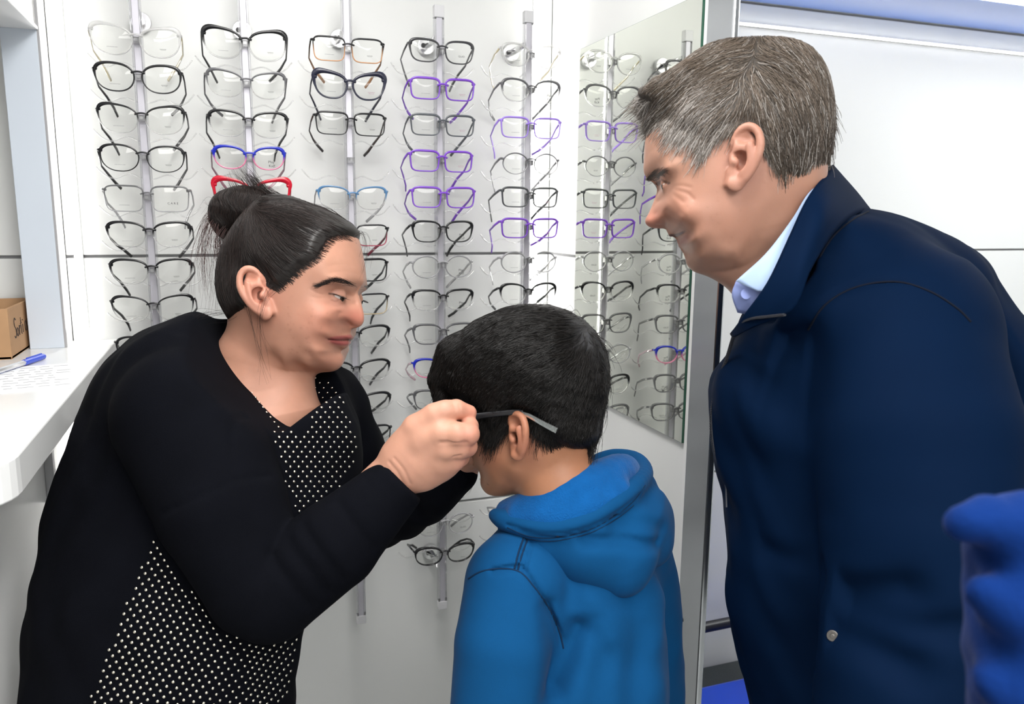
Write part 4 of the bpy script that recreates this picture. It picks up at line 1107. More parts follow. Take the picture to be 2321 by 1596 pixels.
# ================================================================== the man
MD = .87
msil = [(1486, 262, 60), (1474, 285, 62), (1467, 310, 64), (1464.5, 335, 62), (1463.5, 362, 50), (1463, 380, 30), (1470, 398, 16), (1487, 412, 9), (1493, 422, 6.5), (1490, 437, 6.5), (1482.5, 460, 8), (1474, 480, 10), (1467, 493, 11), (1468, 503, 11), (1477, 511, 10), (1494, 515, 9), (1510, 516, 14), (1516, 524, 22), (1521, 533, 18), (1533, 537, 16), (1538, 547, 20), (1541, 557, 22), (1549, 568, 24), (1556, 584, 26), (1561, 600, 28), (1577, 614, 28), (1609, 619, 26), (1645, 620, 32),
        (1700, 600, 45), (1760, 540, 60), (1815, 480, 60), (1843, 420, 60), (1862, 360, 64), (1866, 300, 68), (1858, 240, 72), (1842, 188, 74), (1815, 148, 74), (1770, 124, 74), (1700, 116, 74), (1625, 120, 74), (1575, 142, 72), (1530, 180, 70), (1502, 225, 64)]
minn = [(1690, 340, 78), (1640, 250, 76), (1700, 220, 74), (1760, 260, 72), (1800, 320, 67), (1760, 370, 71), (1820, 380, 54), (1600, 220, 67), (1640, 170, 57), (1720, 165, 58), (1790, 200, 54), (1560, 230, 60), (1530, 275, 56), (1510, 310, 52), (1500, 345, 49), (1580, 320, 69), (1540, 350, 64), (1490, 382, 42), (1510, 385, 51), (1530, 390, 58), (1560, 395, 66), (1610, 395, 73),
        (1504, 411, 29), (1513, 412, 38), (1523, 413, 48), (1535, 415, 57), (1504, 430, 24), (1500, 450, 17), (1492, 480, 15), (1499, 495, 19), (1510, 492, 24), (1514, 460, 40), (1526, 450, 51), (1540, 470, 58), (1530, 436, 54), (1570, 450, 67), (1620, 450, 71), (1528, 500, 42), (1545, 500, 52), (1570, 500, 62), (1620, 510, 66), (1660, 480, 69), (1700, 430, 71),
        (1530, 522, 28), (1541, 527, 36), (1553, 530, 43), (1570, 545, 50), (1600, 550, 57), (1650, 550, 58), (1552, 553, 27), (1566, 566, 34), (1590, 580, 42), (1640, 585, 46), (1690, 540, 57), (1585, 600, 30), (1630, 606, 34), (1670, 590, 42), (1730, 480, 60), (1790, 440, 54)]
mh = Head((1665, 350), MD, .13, msil, minn, .0014)
bump2(mh, [(1512, 480, 26), (1520, 490, 34), (1545, 503, 51), (1565, 525, 52), (1571, 548, 50), (1566, 566, 36)], -.0026, .0030)
bump2(mh, [(1520, 462, 46), (1538, 482, 55), (1560, 505, 58)], .0022, .007)
bump2(mh, [(1500, 486, 18), (1507, 497, 21), (1498, 505, 16)], .0018, .0048)
bump2(mh, [(1522, 534, 10), (1536, 531, 30), (1548, 527, 38), (1555, 523, 43)], -.0036, .0018)
bump2(mh, [(1540, 545, 14), (1548, 542, 28), (1556, 536, 36)], .0016, .0034)
bump2(mh, [(1530, 424, 54), (1545, 430, 60), (1562, 436, 65), (1575, 448, 68)], -.0009, .0016)
bump2(mh, [(1532, 418, 55), (1550, 418, 62), (1568, 422, 67)], -.0008, .0015)
bump2(mh, [(1524, 430, 50), (1536, 443, 56), (1552, 456, 62)], -.0009, .0018)
bump2(mh, [(1518, 437, 46), (1526, 456, 51), (1540, 475, 56), (1556, 490, 60)], -.0008, .0020)
bump2(mh, [(1480, 330, 40), (1510, 326, 52), (1540, 328, 62)], -.0004, .002)
bump2(mh, [(1468, 386, 22), (1488, 381, 42), (1512, 384, 52)], .0022, .0065)
bump2(mh, [(1580, 585, 38), (1600, 600, 40), (1640, 600, 44)], -.0008, .004)
bump2(mh, [(1700, 460, 70), (1690, 520, 60), (1660, 580, 46)], -.0012, .009)
mh.finish(); mh.fld0 = mh.fld; mF0 = mh.fld.F.copy(); f = mh.fld
_a, _c = mh.ac(1503, 411, .031); mec = np.array([_a + .0122, -.031, _c]); mlash = {}
eye_cut.fwd = -1
for sg in (1, -1):
    mlash[sg] = eye_cut(f, mec * np.array([1, sg, 1]), sg, [(80, -4, .0005), (58, -6, .0009), (34, -10, .0011), (10, -13, .0009), (-12, -14, .0005)])
eye_cut.fwd = 1
for sg in (1, -1):
    p = mh.pt(1494, 511, .0095); p[1] *= sg; f.ell(p, (.0052, .003, .0026), None, .002, 'sub')
ear_into(mh, (1688, 292), (1672, 436), (1652, 385), (1718, 340), .076)
ext_field(mh, (-.12, -.11, -.19), (.16, .11, .12)); f = mh.fld
f.chain([mh.pt(1745, 440, 0), mh.pt(1760, 520, 0), mh.pt(1772, 565, 0)], [.055, .051, .038], .022)
f.chain([mh.pt(1660, 570, 0), mh.pt(1705, 625, 0)], [.030, .030], .022)
V, Fc = f.mesh()
def mp(u, v, H): return mh.pt(u, v, H / 1000)
mbase = (.53, .30, .215)
spots = [(mp(1540, 480, 58), (.035, .05, .03), (.60, .27, .19), .5), (mp(1480, 492, 12), (.014, .03, .014), (.60, .23, .17), .6), (mp(1690, 360, 82), (.03, .03, .05), (.64, .28, .21), .5),
         (mp(1535, 526, 26), (.010, .02, .0026), (.42, .15, .12), .7), (mp(1547, 545, 24), (.009, .02, .0036), (.46, .17, .14), .8), (mp(1650, 520, 62), (.03, .03, .022), (.48, .24, .165), .55), (mp(1500, 400, 40), (.012, .03, .008), (.50, .26, .19), .6),
         (mp(1580, 600, 34), (.04, .05, .012), (.50, .27, .19), .5), (mp(1790, 440, 52), (.03, .05, .03), (.52, .27, .19), .4)]
r = np.random.default_rng(15)
for _ in range(40):
    u, v = r.uniform(1560, 1680), r.uniform(430, 590); spots.append((mp(u, v, 1000 * mh.hs(*mh.ac(u, v, .058))), r.uniform(.0006, .0013), (.34, .17, .11), r.uniform(.2, .5)))
man = mesh_obj('person', mh.world(V), Fc, M['skin'], None, True)
tag(man, 'smiling grey-haired man in a navy jacket leaning in to watch', 'person')
mC = paint(V, mbase, spots)
mC = paint_lines(mh, V, mC, [([(1491, 412, 24), (1500, 411, 33), (1511, 410, 41), (1521, 411, 47)], (.07, .035, .025), .0011, .8), ([(1518, 532, 10), (1530, 533, 24), (1543, 529, 34), (1554, 523, 43)], (.10, .035, .03), .0013, .85), ([(1540, 546, 12), (1549, 543, 26), (1557, 537, 36)], (.40, .14, .11), .003, .6),
    ([(1512, 482, 26), (1522, 492, 36), (1545, 503, 51), (1565, 525, 52)], (.42, .20, .14), .0016, .45)])
mC[:, :3] *= (.66, .62, .60); add_attr(man, 'tint', mC)
for sg in (1, -1): eyeball(mh, mec * np.array([1, sg, 1]), (-.85, -.1 * sg, -.4), man)
mline = [(1496, 256), (1514, 250), (1524, 276), (1536, 296), (1556, 303), (1572, 309), (1586, 326), (1596, 352), (1608, 338), (1626, 314), (1646, 300), (1664, 296), (1690, 288), (1722, 322), (1732, 350), (1748, 376), (1768, 402), (1800, 418), (1832, 426),
         (1880, 440), (1960, 360), (1960, 200), (1860, 10), (1680, -40), (1500, 30), (1410, 150), (1420, 240), (1470, 264)]
def mthick(X, Z):
    top = smoothstep(-.02, .09, Z); return .0030 + .0060 * top + .004 * smoothstep(-.06, -.12, X)
def quiff(fl):
    for b in (-.045, -.025, 0., .025, .045):
        p0 = np.array([mh.ac(1545, 215)[0], b, mh.ac(1545, 215)[1]]); p1 = np.array([mh.ac(1492, 225)[0], b * .95, mh.ac(1492, 225)[1]]); p2 = np.array([mh.ac(1462, 228)[0], b * .9, mh.ac(1462, 228)[1]])
        fl.chain([p0, p1, p2], [.020, .014, .007], .012)
V2, F2 = hair_shell(mh, mF0, mline, mthick, .016, quiff, H=.070, under=.0022)
M['hair_grey_base'] = pmat('greying_hair_mass', (.036, .029, .023), .6, noise=(120, .35))
M['hair_brown'] = hair_mat('greying_brown_hair', (.045, .035, .026), (.175, .135, .105), .42, .35)
M['hair_silver'] = hair_mat('silver_hair', (.13, .115, .105), (.46, .43, .40), .42, .35)
M['hair_nape'] = hair_mat('dark_brown_short_hair', (.022, .017, .013), (.10, .077, .06), .45, .3)
mhair = mesh_obj('hair', mh.world(V2), F2, M['hair_grey_base'], man, True)
mg = [[(1700, 120), (1640, 130), (1580, 165), (1530, 215), (1480, 250)], [(1680, 160), (1620, 180), (1560, 225), (1520, 280)], [(1660, 210), (1610, 235), (1570, 270), (1545, 310)], [(1640, 260), (1610, 290), (1590, 325), (1580, 350)],
      [(1720, 130), (1770, 150), (1815, 200), (1840, 270), (1850, 350)], [(1720, 170), (1755, 220), (1780, 290), (1795, 370)], [(1700, 220), (1720, 270), (1740, 330), (1760, 385)], [(1830, 220), (1850, 290), (1850, 360), (1835, 410)], [(1690, 180), (1700, 230), (1690, 280)], [(1530, 190), (1490, 215), (1455, 240)]]
mflow = flow_from(mg, mh, .070)
S = grow(mh, 13000, mflow, (.016, .034), 7, .0014, 13, .20, tiplift=.002)
W0 = S[:, 0]; sil_w = smoothstep(.0, -.05, W0[:, 0]) * smoothstep(.075, .02, W0[:, 2]); nape = smoothstep(.075, .0, W0[:, 2]) * smoothstep(-.01, .05, W0[:, 0])
rr = np.random.default_rng(3).random(len(S)); pick_s = rr < .12 + .62 * sil_w; pick_n = (~pick_s) & (rr > 1 - .9 * nape)
for nm, sel, mt in (('silver_strands', pick_s, 'hair_silver'), ('nape_strands', pick_n, 'hair_nape'), ('top_strands', ~(pick_s | pick_n), 'hair_brown')):
    hair_curves(nm, strands_world(mh, S[sel]), np.linspace(.00026, .00012, 7)[None], M[mt], mhair)
S = grow(mh, 10000, mflow, (.005, .011), 6, .0006, 14, .30, -.0015, sdmax=.011, over=30)
nb = S[:, 0, 0] > .03
hair_curves('hairline_strands', strands_world(mh, S[~nb]), np.linspace(.00018, .00007, 6)[None], M['hair_silver'], mhair)
hair_curves('nape_fade', strands_world(mh, S[nb]), np.linspace(.00018, .00007, 6)[None], M['hair_nape'], mhair)
# quiff sweeping up over the forehead
r = np.random.default_rng(17); out = []
for _ in range(900):
    b = r.uniform(-.052, .052); q = r.random(); u0 = r.uniform(1500, 1570); v0 = 262 - (u0 - 1500) * .75 - q * 22
    pth = [(u0, v0), (u0 - 22, v0 - 8 + r.normal(0, 4)), (u0 - 40 - 12 * q, v0 - 4 + r.normal(0, 6)), (min(u0 - 48, 1500) - 22 * q - 4, v0 - 14 * q + r.normal(0, 12) + 8)]
    ln = spline([(mh.ac(u, v)[0], b * (1 - .1 * i), mh.ac(u, v)[1]) for i, (u, v) in enumerate(pth)], 9); out.append(ln)
hair_curves('quiff_strands', strands_world(mh, np.stack(out)), np.linspace(.00026, .0001, 9)[None], M['hair_silver'], mhair)
S = brow_strands(mh, [(1470, 390, 24), (1481, 384, 36), (1495, 384, 46), (1508, 386, 52)], 260, .0013, .006, lambda t: (.8 + 0 * t, .35 - .5 * t), 41, taper=lambda t: 1 - .5 * t)
hair_curves('eyebrow', strands_world(mh, S), np.linspace(.0002, .00008, 5)[None], M['hair_nape'], man)
# ================================================================== the boy
BD = .97
bsil = [(-80, 62, 60), (-90, 40, 62), (-93, 14, 40), (-87, -3, 12), (-93, -15, 7), (-103, -29, 8), (-104, -36, 9), (-94, -43, 12), (-96, -52, 20), (-91, -59, 16), (-93, -67, 20), (-85, -77, 22), (-87, -93, 24), (-78, -107, 26), (-55, -111, 26), (-30, -104, 34), (10, -92, 46), (60, -68, 56), (76, -38, 60), (87, 0, 66), (87, 35, 70), (77, 64, 70), (50, 88, 70), (10, 99, 70), (-35, 94, 68), (-65, 79, 64)]
binn = [(0, 0, 69), (-20, 35, 69), (30, 30, 71), (60, 20, 60), (10, 65, 60), (-40, 55, 60), (45, 60, 52), (50, -15, 62), (20, -30, 65), (-30, 0, 66), (-55, 20, 58), (-72, 30, 46), (-70, 8, 50), (-80, -6, 26), (-66, -8, 44), (-50, -15, 58), (-80, -32, 20), (-68, -28, 43), (-50, -40, 58), (-20, -45, 64), (-80, -50, 26), (-68, -55, 40), (-45, -65, 53), (-10, -60, 60), (-70, -85, 28), (-45, -92, 38), (-15, -80, 52), (20, -70, 54), (45, -50, 54)]
bh = Head((1200, 905), BD, .42, bsil, binn, .0015, mm=True, pitch=math.radians(13), margin=.034)
bh.finish(); bh.fld0 = bh.fld; bF0 = bh.fld.F.copy(); f = bh.fld
ear_into(bh, (1170, 934), (1177, 1041), (1160, 985), (1207, 978), .066)
ext_field(bh, (-.13, -.12, -.22), (.13, .12, .12)); f = bh.fld
f.chain([bh.pt(1225, 985, 0), bh.pt(1262, 1090, 0), bh.pt(1282, 1160, 0)], [.050, .049, .050], .02)
for sg in (1, -1):
    e = np.array([*bh.rot(-.076, -.006), 0]); e = np.array([e[0], -.030 * sg, e[1]])
    f.ell(e, (.012, .012, .0115), None, .003)
V, Fc = f.mesh()
bbase = (.345, .158, .086)
def bp_(u, v, H): return bh.pt(u, v, H / 1000)
spots = [(bp_(1185, 990, 74), (.02, .03, .035), (.43, .16, .11), .6), (bp_(1100, 1030, 58), (.03, .04, .03), (.38, .145, .09), .5), (bp_(1280, 1060, 50), (.04, .06, .03), (.33, .145, .08), .5)]
for u, v, H in ((1144, 977, 66), (1121, 1003, 62), (1130, 1026, 60), (1102, 1020, 58), (1104, 1104, 30), (1324, 1060, 40)): spots.append((bp_(u, v, H), .0015, (.08, .04, .03), .8))
boy = mesh_obj('person', bh.world(V), Fc, M['skin'], None, True)
tag(boy, 'black-haired boy in a blue hoodie being fitted with glasses', 'person')
add_attr(boy, 'tint', paint(V, bbase, spots))
bline = [(1028, 905, 40), (1050, 912, 45), (1072, 922, 52), (1098, 945, 60), (1110, 978, 62), (1126, 988, 63), (1150, 962, 66), (1172, 936, 66), (1205, 945, 68), (1226, 970, 66), (1250, 1006, 62), (1268, 1030, 58), (1303, 1042, 50), (1345, 1032, 30),
         (1420, 1000, 0), (1450, 860, 0), (1400, 720, 0), (1280, 640, 0), (1120, 650, 0), (1000, 740, 0), (960, 860, 0)]
nz = blur2(np.random.default_rng(2).normal(0, 1, bh.X2.shape), 10); nz = nz / nz.std() * .0005
def bthick(X, Z): return .009 + .010 * smoothstep(-.03, .07, Z) - .004 * smoothstep(-.02, -.09, Z)
def fringe(fl):
    for b in (-.05, -.03, -.01, .01, .03, .05):
        p = [np.array([a, b * k, c]) for a, c, k in ((*bh.rot(-.062, .072), 1), (*bh.rot(-.088, .045), 1.05), (*bh.rot(-.096, .016), 1.05))]
        fl.chain(p, [.022, .014, .006], .012)
V2, F2 = hair_shell(bh, bF0, bline, bthick, .016, fringe, noise=nz)
M['hair_black_base'] = pmat('black_hair_mass', (.008, .007, .007), .5, noise=(90, .4))
M['hair_black'] = hair_mat('black_hair', (.004, .004, .004), (.014, .012, .011), .38, .25)
bhair = mesh_obj('hair', bh.world(V2), F2, M['hair_black_base'], boy, True)
bg = [[(1290, 730), (1200, 730), (1120, 770), (1060, 830), (1040, 890)], [(1290, 760), (1210, 780), (1140, 830), (1090, 890), (1070, 920)], [(1290, 800), (1230, 830), (1170, 880), (1130, 930), (1115, 975)], [(1300, 820), (1260, 860), (1220, 905), (1190, 935)],
      [(1310, 800), (1300, 870), (1280, 940), (1270, 1020)], [(1320, 790), (1340, 850), (1340, 930), (1320, 1020)], [(1300, 740), (1345, 800), (1360, 880), (1350, 980)], [(1300, 850), (1270, 910), (1245, 960), (1245, 1000)]]
bflow = flow_from(bg, bh, .06)
S = grow(bh, 16000, bflow, (.022, .05), 8, .0026, 23, .22, tiplift=.004)
hair_curves('hair_strands', strands_world(bh, S), np.linspace(.00030, .00012, 8)[None], M['hair_black'], bhair)
S = grow(bh, 3500, bflow, (.012, .026), 7, .0012, 24, .25, -.003, sdmax=.008, over=30)
hair_curves('hairline_strands', strands_world(bh, S), np.linspace(.00024, .00008, 7)[None], M['hair_black'], bhair)
wisps([[(1270, 725, 0), (1290, 712, 0), (1308, 740, 0)], [(1240, 715, 10), (1275, 706, 10), (1300, 722, 10)]], 14, .006, .006, 27, 'crown_strands', bhair, bh, M['hair_black'], (.0002, .00007))
# ================================================================== clothes and hands
# ---- the woman's sweater
M['wool'] = cloth_mat('black_wool_knit', (.0028, .0032, .0052), .9, .0, (1400, .5, .0009), (20, .25), .05)
lo = np.minimum(Lc(20, 1700, 1.3), Lc(20, 1700, .8)); hi = np.maximum(Lc(1090, 690, 1.3), Lc(1090, 690, .8))
sw = Field((lo[0], .72, lo[2]), (hi[0], 1.36, hi[2]), .0036)
ch(sw, [(545, 850, 1.06, .070), (520, 905, 1.06, .098), (490, 1010, 1.05, .175), (430, 1200, 1.03, .175), (385, 1400, .985, .164), (366, 1640, .97, .159)], .03, sq=((0, 1, 0), .86))
ch(sw, [(490, 832, 1.05, .060), (420, 900, .98, .085)], .04)
ch(sw, [(640, 900, 1.10, .085), (730, 935, 1.18, .070), (800, 1060, 1.22, .058), (862, 1165, 1.22, .054), (955, 1130, 1.15, .043), (1040, 1068, 1.08, .030)], .02)
ch(sw, [(640, 1010, 1.04, .100), (600, 1180, 1.02, .120)], .04)
folds(sw, .0022, .07, 4, (1, 1, .5), 6)
# neck opening: everything up and to the front of the collar line, on the near half
def neckcut(x, y, z):
    a, b = Lc(470, 722, 1.05), Lc(688, 968, 1.05); e = b - a; L = math.hypot(e[0], e[2]); nx, nz = -e[2] / L, e[0] / L
    if nx < 0: nx, nz = -nx, -nz
    bow = ((x - a[0]) * e[0] + (z - a[2]) * e[2]) / L ** 2
    dd = (x - a[0]) * nx + (z - a[2]) * nz + .008 * np.sin(np.clip(bow, 0, 1) * math.pi)
    return smax(smax(-dd, y - 1.088, .012), ((x - a[0]) * e[0] + (z - a[2]) * e[2]) / L - L * 1.0, .012)
ARM_PTS = [(425, 945, .93, .084), (505, 1150, .885, .071), (585, 1325, .87, .056), (615, 1345, .87, .053), (760, 1232, .875, .050), (905, 1092, .888, .033)]
ch(sw, ARM_PTS, .008)
sw.apply(neckcut, np.array([Lc(440, 0, 1.3)[0], .72, Lc(0, 1010, 1.3)[2]]), np.array([Lc(760, 0, .8)[0], 1.12, .12]), .007, 'sub')
for i, (u, v) in enumerate(((660, 1320), (700, 1290), (735, 1262), (800, 1200))):
    crease(sw, [(u - 50, v - 60, .83), (u + 2, v + 2, .825), (u + 40, v + 50, .835)], .0030, .006)
crease(sw, [(545, 835, .90), (530, 960, .87), (528, 1085, .84)], .0022, .0028)
crease(sw, [(400, 1150, .86), (470, 1118, .83), (540, 1092, .82), (600, 1098, .83), (640, 1102, .85)], .0022, .0028)
for i in range(9):          # cuff ribbing
    t = i / 8; u, v = 862 + 50 * t, 1052 + 52 * t
    crease(sw, [(u - 44, v + 38, .855), (u + 30, v - 28, .86)], .0010, .0016)
def cuffcut(x, y, z):
    p, q = Lc(905, 1092, .888), Lc(760, 1232, .875); e = p - q; e /= np.linalg.norm(e)
    return -((x - p[0]) * e[0] + (y - p[1]) * e[1] + (z - p[2]) * e[2]) + .004
sw.apply(lambda x, y, z: smax(cuffcut(x, y, z), y - .965, .004), Lc(870, 1180, .80), np.array([Lc(1000, 0, .9)[0], .95, Lc(0, 1010, .9)[2]]), .004, 'sub')
V, Fc = sw.mesh(); V = smooth_mesh(V, Fc, 2); swW = to_world(V)
sweater = mesh_obj('sweater', swW, Fc, M['wool'], woman, True)
# round metal studs of the front panel
camp = np.array([0, 0, CAMZ])
sbv = BVHTree.FromPolygons([tuple(v) for v in swW], [tuple(map(int, q)) for q in Fc])
def cast(u, v, bv):
    d = RW @ np.array([(u - IMG_W/2)/FPX, (v - IMG_H/2)/FPX, 1.0]); d /= np.linalg.norm(d)
    l, n_, i, t = bv.ray_cast(Vector(camp), Vector(d)); return (None, None) if l is None else (np.array(l), np.array(n_))
chest = np.array([(546, 815), (560, 858), (585, 905), (625, 945), (670, 985), (690, 985), (705, 950), (700, 880), (695, 846), (742, 858), (775, 900), (800, 960), (812, 1010), (800, 1060), (770, 1110), (705, 1188), (660, 1190), (640, 1080), (612, 1060), (590, 990), (565, 900)], float)
belly = np.array([(372, 1168), (395, 1175), (440, 1240), (500, 1322), (560, 1398), (640, 1452), (682, 1432), (672, 1500), (655, 1560), (640, 1600), (195, 1600), (225, 1530), (270, 1400), (320, 1280)], float)
M['stud'] = pmat('polished_stud', (.80, .74, .62), .16, 1.0, noise=(40, .15))
pts = []
def inside(poly, u, v): return poly_sdf(poly, np.array([[u]], float), np.array([[v]], float))[0, 0] > 2
for j in range(60):
    for i in range(60):
        u = 180 + i * 22.5 + (j % 2) * 11.2 - (j * 3.2); v = 1150 + j * 12.4 + (u - 400) * .16
        if u > 560: u = 560 + (u - 560) * .68
        if 180 < u < 690 and 1150 < v < 1600 and inside(belly, u, v): pts.append((u, v))
for j in range(44):
    for i in range(24):
        u = 540 + i * 19 + (j % 2) * 9.5 + math.sin(j * .35) * 4; v = 812 + j * 11.2
        if inside(chest, u, v): pts.append((u, v))
sv, sf = uv_sphere((0, 0, 0), 1.0, 5, 8)
stud_me = bpy.data.meshes.new('stud'); stud_me.from_pydata([tuple(p) for p in sv], [], sf); stud_me.polygons.foreach_set('use_smooth', [True] * len(sf)); stud_me.materials.append(M['stud'])
ARMC = [to_world(np.array([Lc(u, v, d)]))[0] for u, v, d, r in ARM_PTS]; ARMR = [r for *_, r in ARM_PTS]
def arm_gap(p):
    best = 9
    for i in range(len(ARMC) - 1):
        ab = ARMC[i + 1] - ARMC[i]; t = np.clip((p - ARMC[i]) @ ab / (ab @ ab), 0, 1); best = min(best, np.linalg.norm(p - ARMC[i] - t * ab) - (ARMR[i] * (1 - t) + ARMR[i + 1] * t))
    return best
cand = []
for u, v in pts:
    l, n_ = cast(u, v, sbv)
    if l is not None and arm_gap(l) > (.003 if v < 1120 else .008): cand.append((abs(n_ @ (camp - l)) / np.linalg.norm(camp - l) ** 3, l, n_))
cand.sort(key=lambda c: -c[0])
rest_v, rest_f = [], []
for i, (_, l, n_) in enumerate(cand):
    q = Vector(n_).to_track_quat('Z', 'Y'); r_ = .0019 if True else 0
    mw = Matrix.LocRotScale(Vector(l + n_ * .0004), q, Vector((r_, r_, .0013)))
    if i < 300:
        o = bpy.data.objects.new('stud', stud_me); link(o, sweater); o.matrix_local = mw
    else:
        b0 = len(rest_v); rest_v += [tuple(mw @ Vector(p)) for p in sv]; rest_f += [tuple(b0 + k for k in q_) for q_ in sf]
if rest_v:
    o = mesh_obj('stud_field', rest_v, rest_f, M['stud'], sweater, True); o['kind'] = 'stuff'

# ---- the woman's hand pinching the glasses arm
hf = Field(np.minimum(Lc(810, 1140, .80), Lc(810, 1140, 1.14)) , np.maximum(Lc(1120, 890, 1.14), Lc(1120, 890, .80)), .0013)
ch(hf, [(862, 1110, .890, .029), (905, 1068, .888, .028), (940, 1040, .886, .031)], .012, sq=((0, 1, 0), .80))
ch(hf, [(935, 1040, .886, .030), (985, 1010, .882, .031)], .014, sq=((0, 1, 0), .72))
ch(hf, [(960, 1060, .894, .026), (1000, 1040, .890, .024)], .012, sq=((0, 1, 0), .8))
ch(hf, [(905, 1030, .884, .018), (945, 972, .876, .0165), (985, 942, .872, .0135), (1010, 932, .872, .0120)], .010)
ch(hf, [(1005, 934, .872, .0122), (1034, 928, .876, .0108), (1062, 936, .884, .0092)], .004)
ch(hf, [(960, 1000, .874, .018), (1000, 984, .866, .0150), (1036, 984, .862, .0130), (1062, 984, .865, .0118)], .007)
ch(hf, [(1062, 984, .865, .0118), (1064, 966, .880, .0098), (1048, 957, .896, .0085)], .0035)
ch(hf, [(965, 1028, .880, .017), (1005, 1016, .870, .0150), (1042, 1014, .872, .0128), (1058, 1012, .880, .0116), (1046, 1000, .905, .0098)], .0055)
ch(hf, [(960, 1052, .888, .016), (995, 1046, .878, .0140), (1030, 1042, .882, .0118), (1042, 1036, .893, .0106), (1028, 1022, .915, .009)], .005)
ch(hf, [(945, 1075, .898, .015), (975, 1072, .890, .0128), (1004, 1066, .894, .0104), (1016, 1058, .905, .0094), (1004, 1045, .925, .008)], .005)
# the other hand, on the far side of the boy's face
ch(hf, [(1022, 1090, 1.09, .026), (1040, 1060, 1.08, .027), (1052, 1030, 1.07, .026)], .012, sq=((0, 1, 0), .75))
for q_ in range(4): ch(hf, [(1040 + q_ * 3, 1012 + q_ * 14, 1.065, .013), (1062 + q_ * 2, 1004 + q_ * 14, 1.055, .0112), (1068, 1000 + q_ * 13, 1.04, .0095)], .004)
ch(hf, [(1030, 1030, 1.06, .015), (1042, 990, 1.045, .0115), (1060, 972, 1.04, .0095)], .004)
for pa in ([(1000, 1001, .86), (1030, 1000, .86), (1060, 999, .87)], [(995, 1032, .87), (1022, 1030, .87), (1046, 1026, .885)], [(975, 1060, .88), (1000, 1057, .88), (1025, 1050, .895)]):
    crease(hf, pa, .0012, .0022)
for pa in ([(880, 1048, .86), (902, 1075, .86), (915, 1100, .87)], [(893, 1040, .86), (915, 1066, .86), (930, 1095, .87)]): crease(hf, pa, .0010, .0015)
crease(hf, [(1028, 917, .865), (1033, 930, .865)], .0006, .0012); crease(hf, [(1040, 917, .868), (1044, 930, .868)], .0005, .0012)
Vh, Fh = hf.mesh(); hw = to_world(Vh)
hbase = (.66, .37, .265)
def hp(u, v, d): return Lc(u, v, d)
hspots = [(hp(1062, 936, .88), .012, (.68, .28, .20), .7), (hp(1064, 985, .86), .014, (.70, .30, .22), .7), (hp(1055, 1014, .875), .012, (.68, .28, .21), .6), (hp(1038, 1042, .885), .012, (.68, .28, .21), .6), (hp(1012, 932, .865), .012, (.70, .36, .26), .5), (hp(920, 1070, .86), (.03, .05, .03), (.64, .35, .25), .5)]
# joined to the body mesh of the woman: one figure
def join_into(o, verts, faces, cols):
    me = o.data; n0 = len(me.vertices); v0 = np.zeros(n0 * 3, np.float32); me.vertices.foreach_get('co', v0)
    f0 = np.zeros(len(me.loops), np.int32); me.loops.foreach_get('vertex_index', f0); c0 = np.zeros(n0 * 4, np.float32); me.color_attributes['tint'].data.foreach_get('color', c0)
    nv = np.concatenate([v0.reshape(-1, 3), verts]); nf = np.concatenate([f0.reshape(-1, 4), faces + n0]); mt = me.materials[0]
    t = mesh_obj('tmp', nv, nf, mt, None, True); add_attr(t, 'tint', np.concatenate([c0.reshape(-1, 4), cols])); o.data = t.data; bpy.data.objects.remove(t); o.data.name = 'person'
hC = paint(Vh, hbase, hspots); hC[:, :3] *= (.76, .70, .68); join_into(woman, hw, Fh, hC)
# thumb nail
M['nail'] = pmat('fingernail', (.72, .42, .34), .25, noise=(80, .05))

# ---- the man's jacket, shirt collar
M['navy'] = cloth_mat('navy_jacket_cloth', (.0011, .0070, .0245), .75, .0, (1800, .12, .0004), (10, .12), .03)
lo = np.minimum(Lc(1580, 1720, 1.15), Lc(1580, 1720, .6)); hi = np.maximum(Lc(2480, 380, 1.15), Lc(2480, 380, .6))
jf = Field((lo[0] , .60, lo[2]), (hi[0], 1.16, hi[2]), .0042)
ch(jf, [(1925, 695, .93, .113), (1890, 930, .92, .142), (1895, 1150, .92, .128), (1882, 1320, .92, .119), (1900, 1480, .92, .113), (1955, 1660, .92, .12)], .03)
ch(jf, [(2060, 715, .97, .105), (2150, 900, .97, .125), (2170, 1300, .97, .13), (2150, 1660, .97, .13)], .04)
folds(jf, .0030, .085, 14, (1, 1, .45), 7)
ch(jf, [(2040, 800, .815, .092), (2075, 1000, .775, .096), (2085, 1200, .755, .090), (2062, 1400, .745, .082), (2040, 1660, .735, .078)], .022)
ch(jf, [(1868, 560, .85, .035), (1850, 620, .832, .034), (1860, 690, .83, .05)], .03)
ch(jf, [(1960, 640, .86, .060), (2050, 720, .84, .080)], .04)
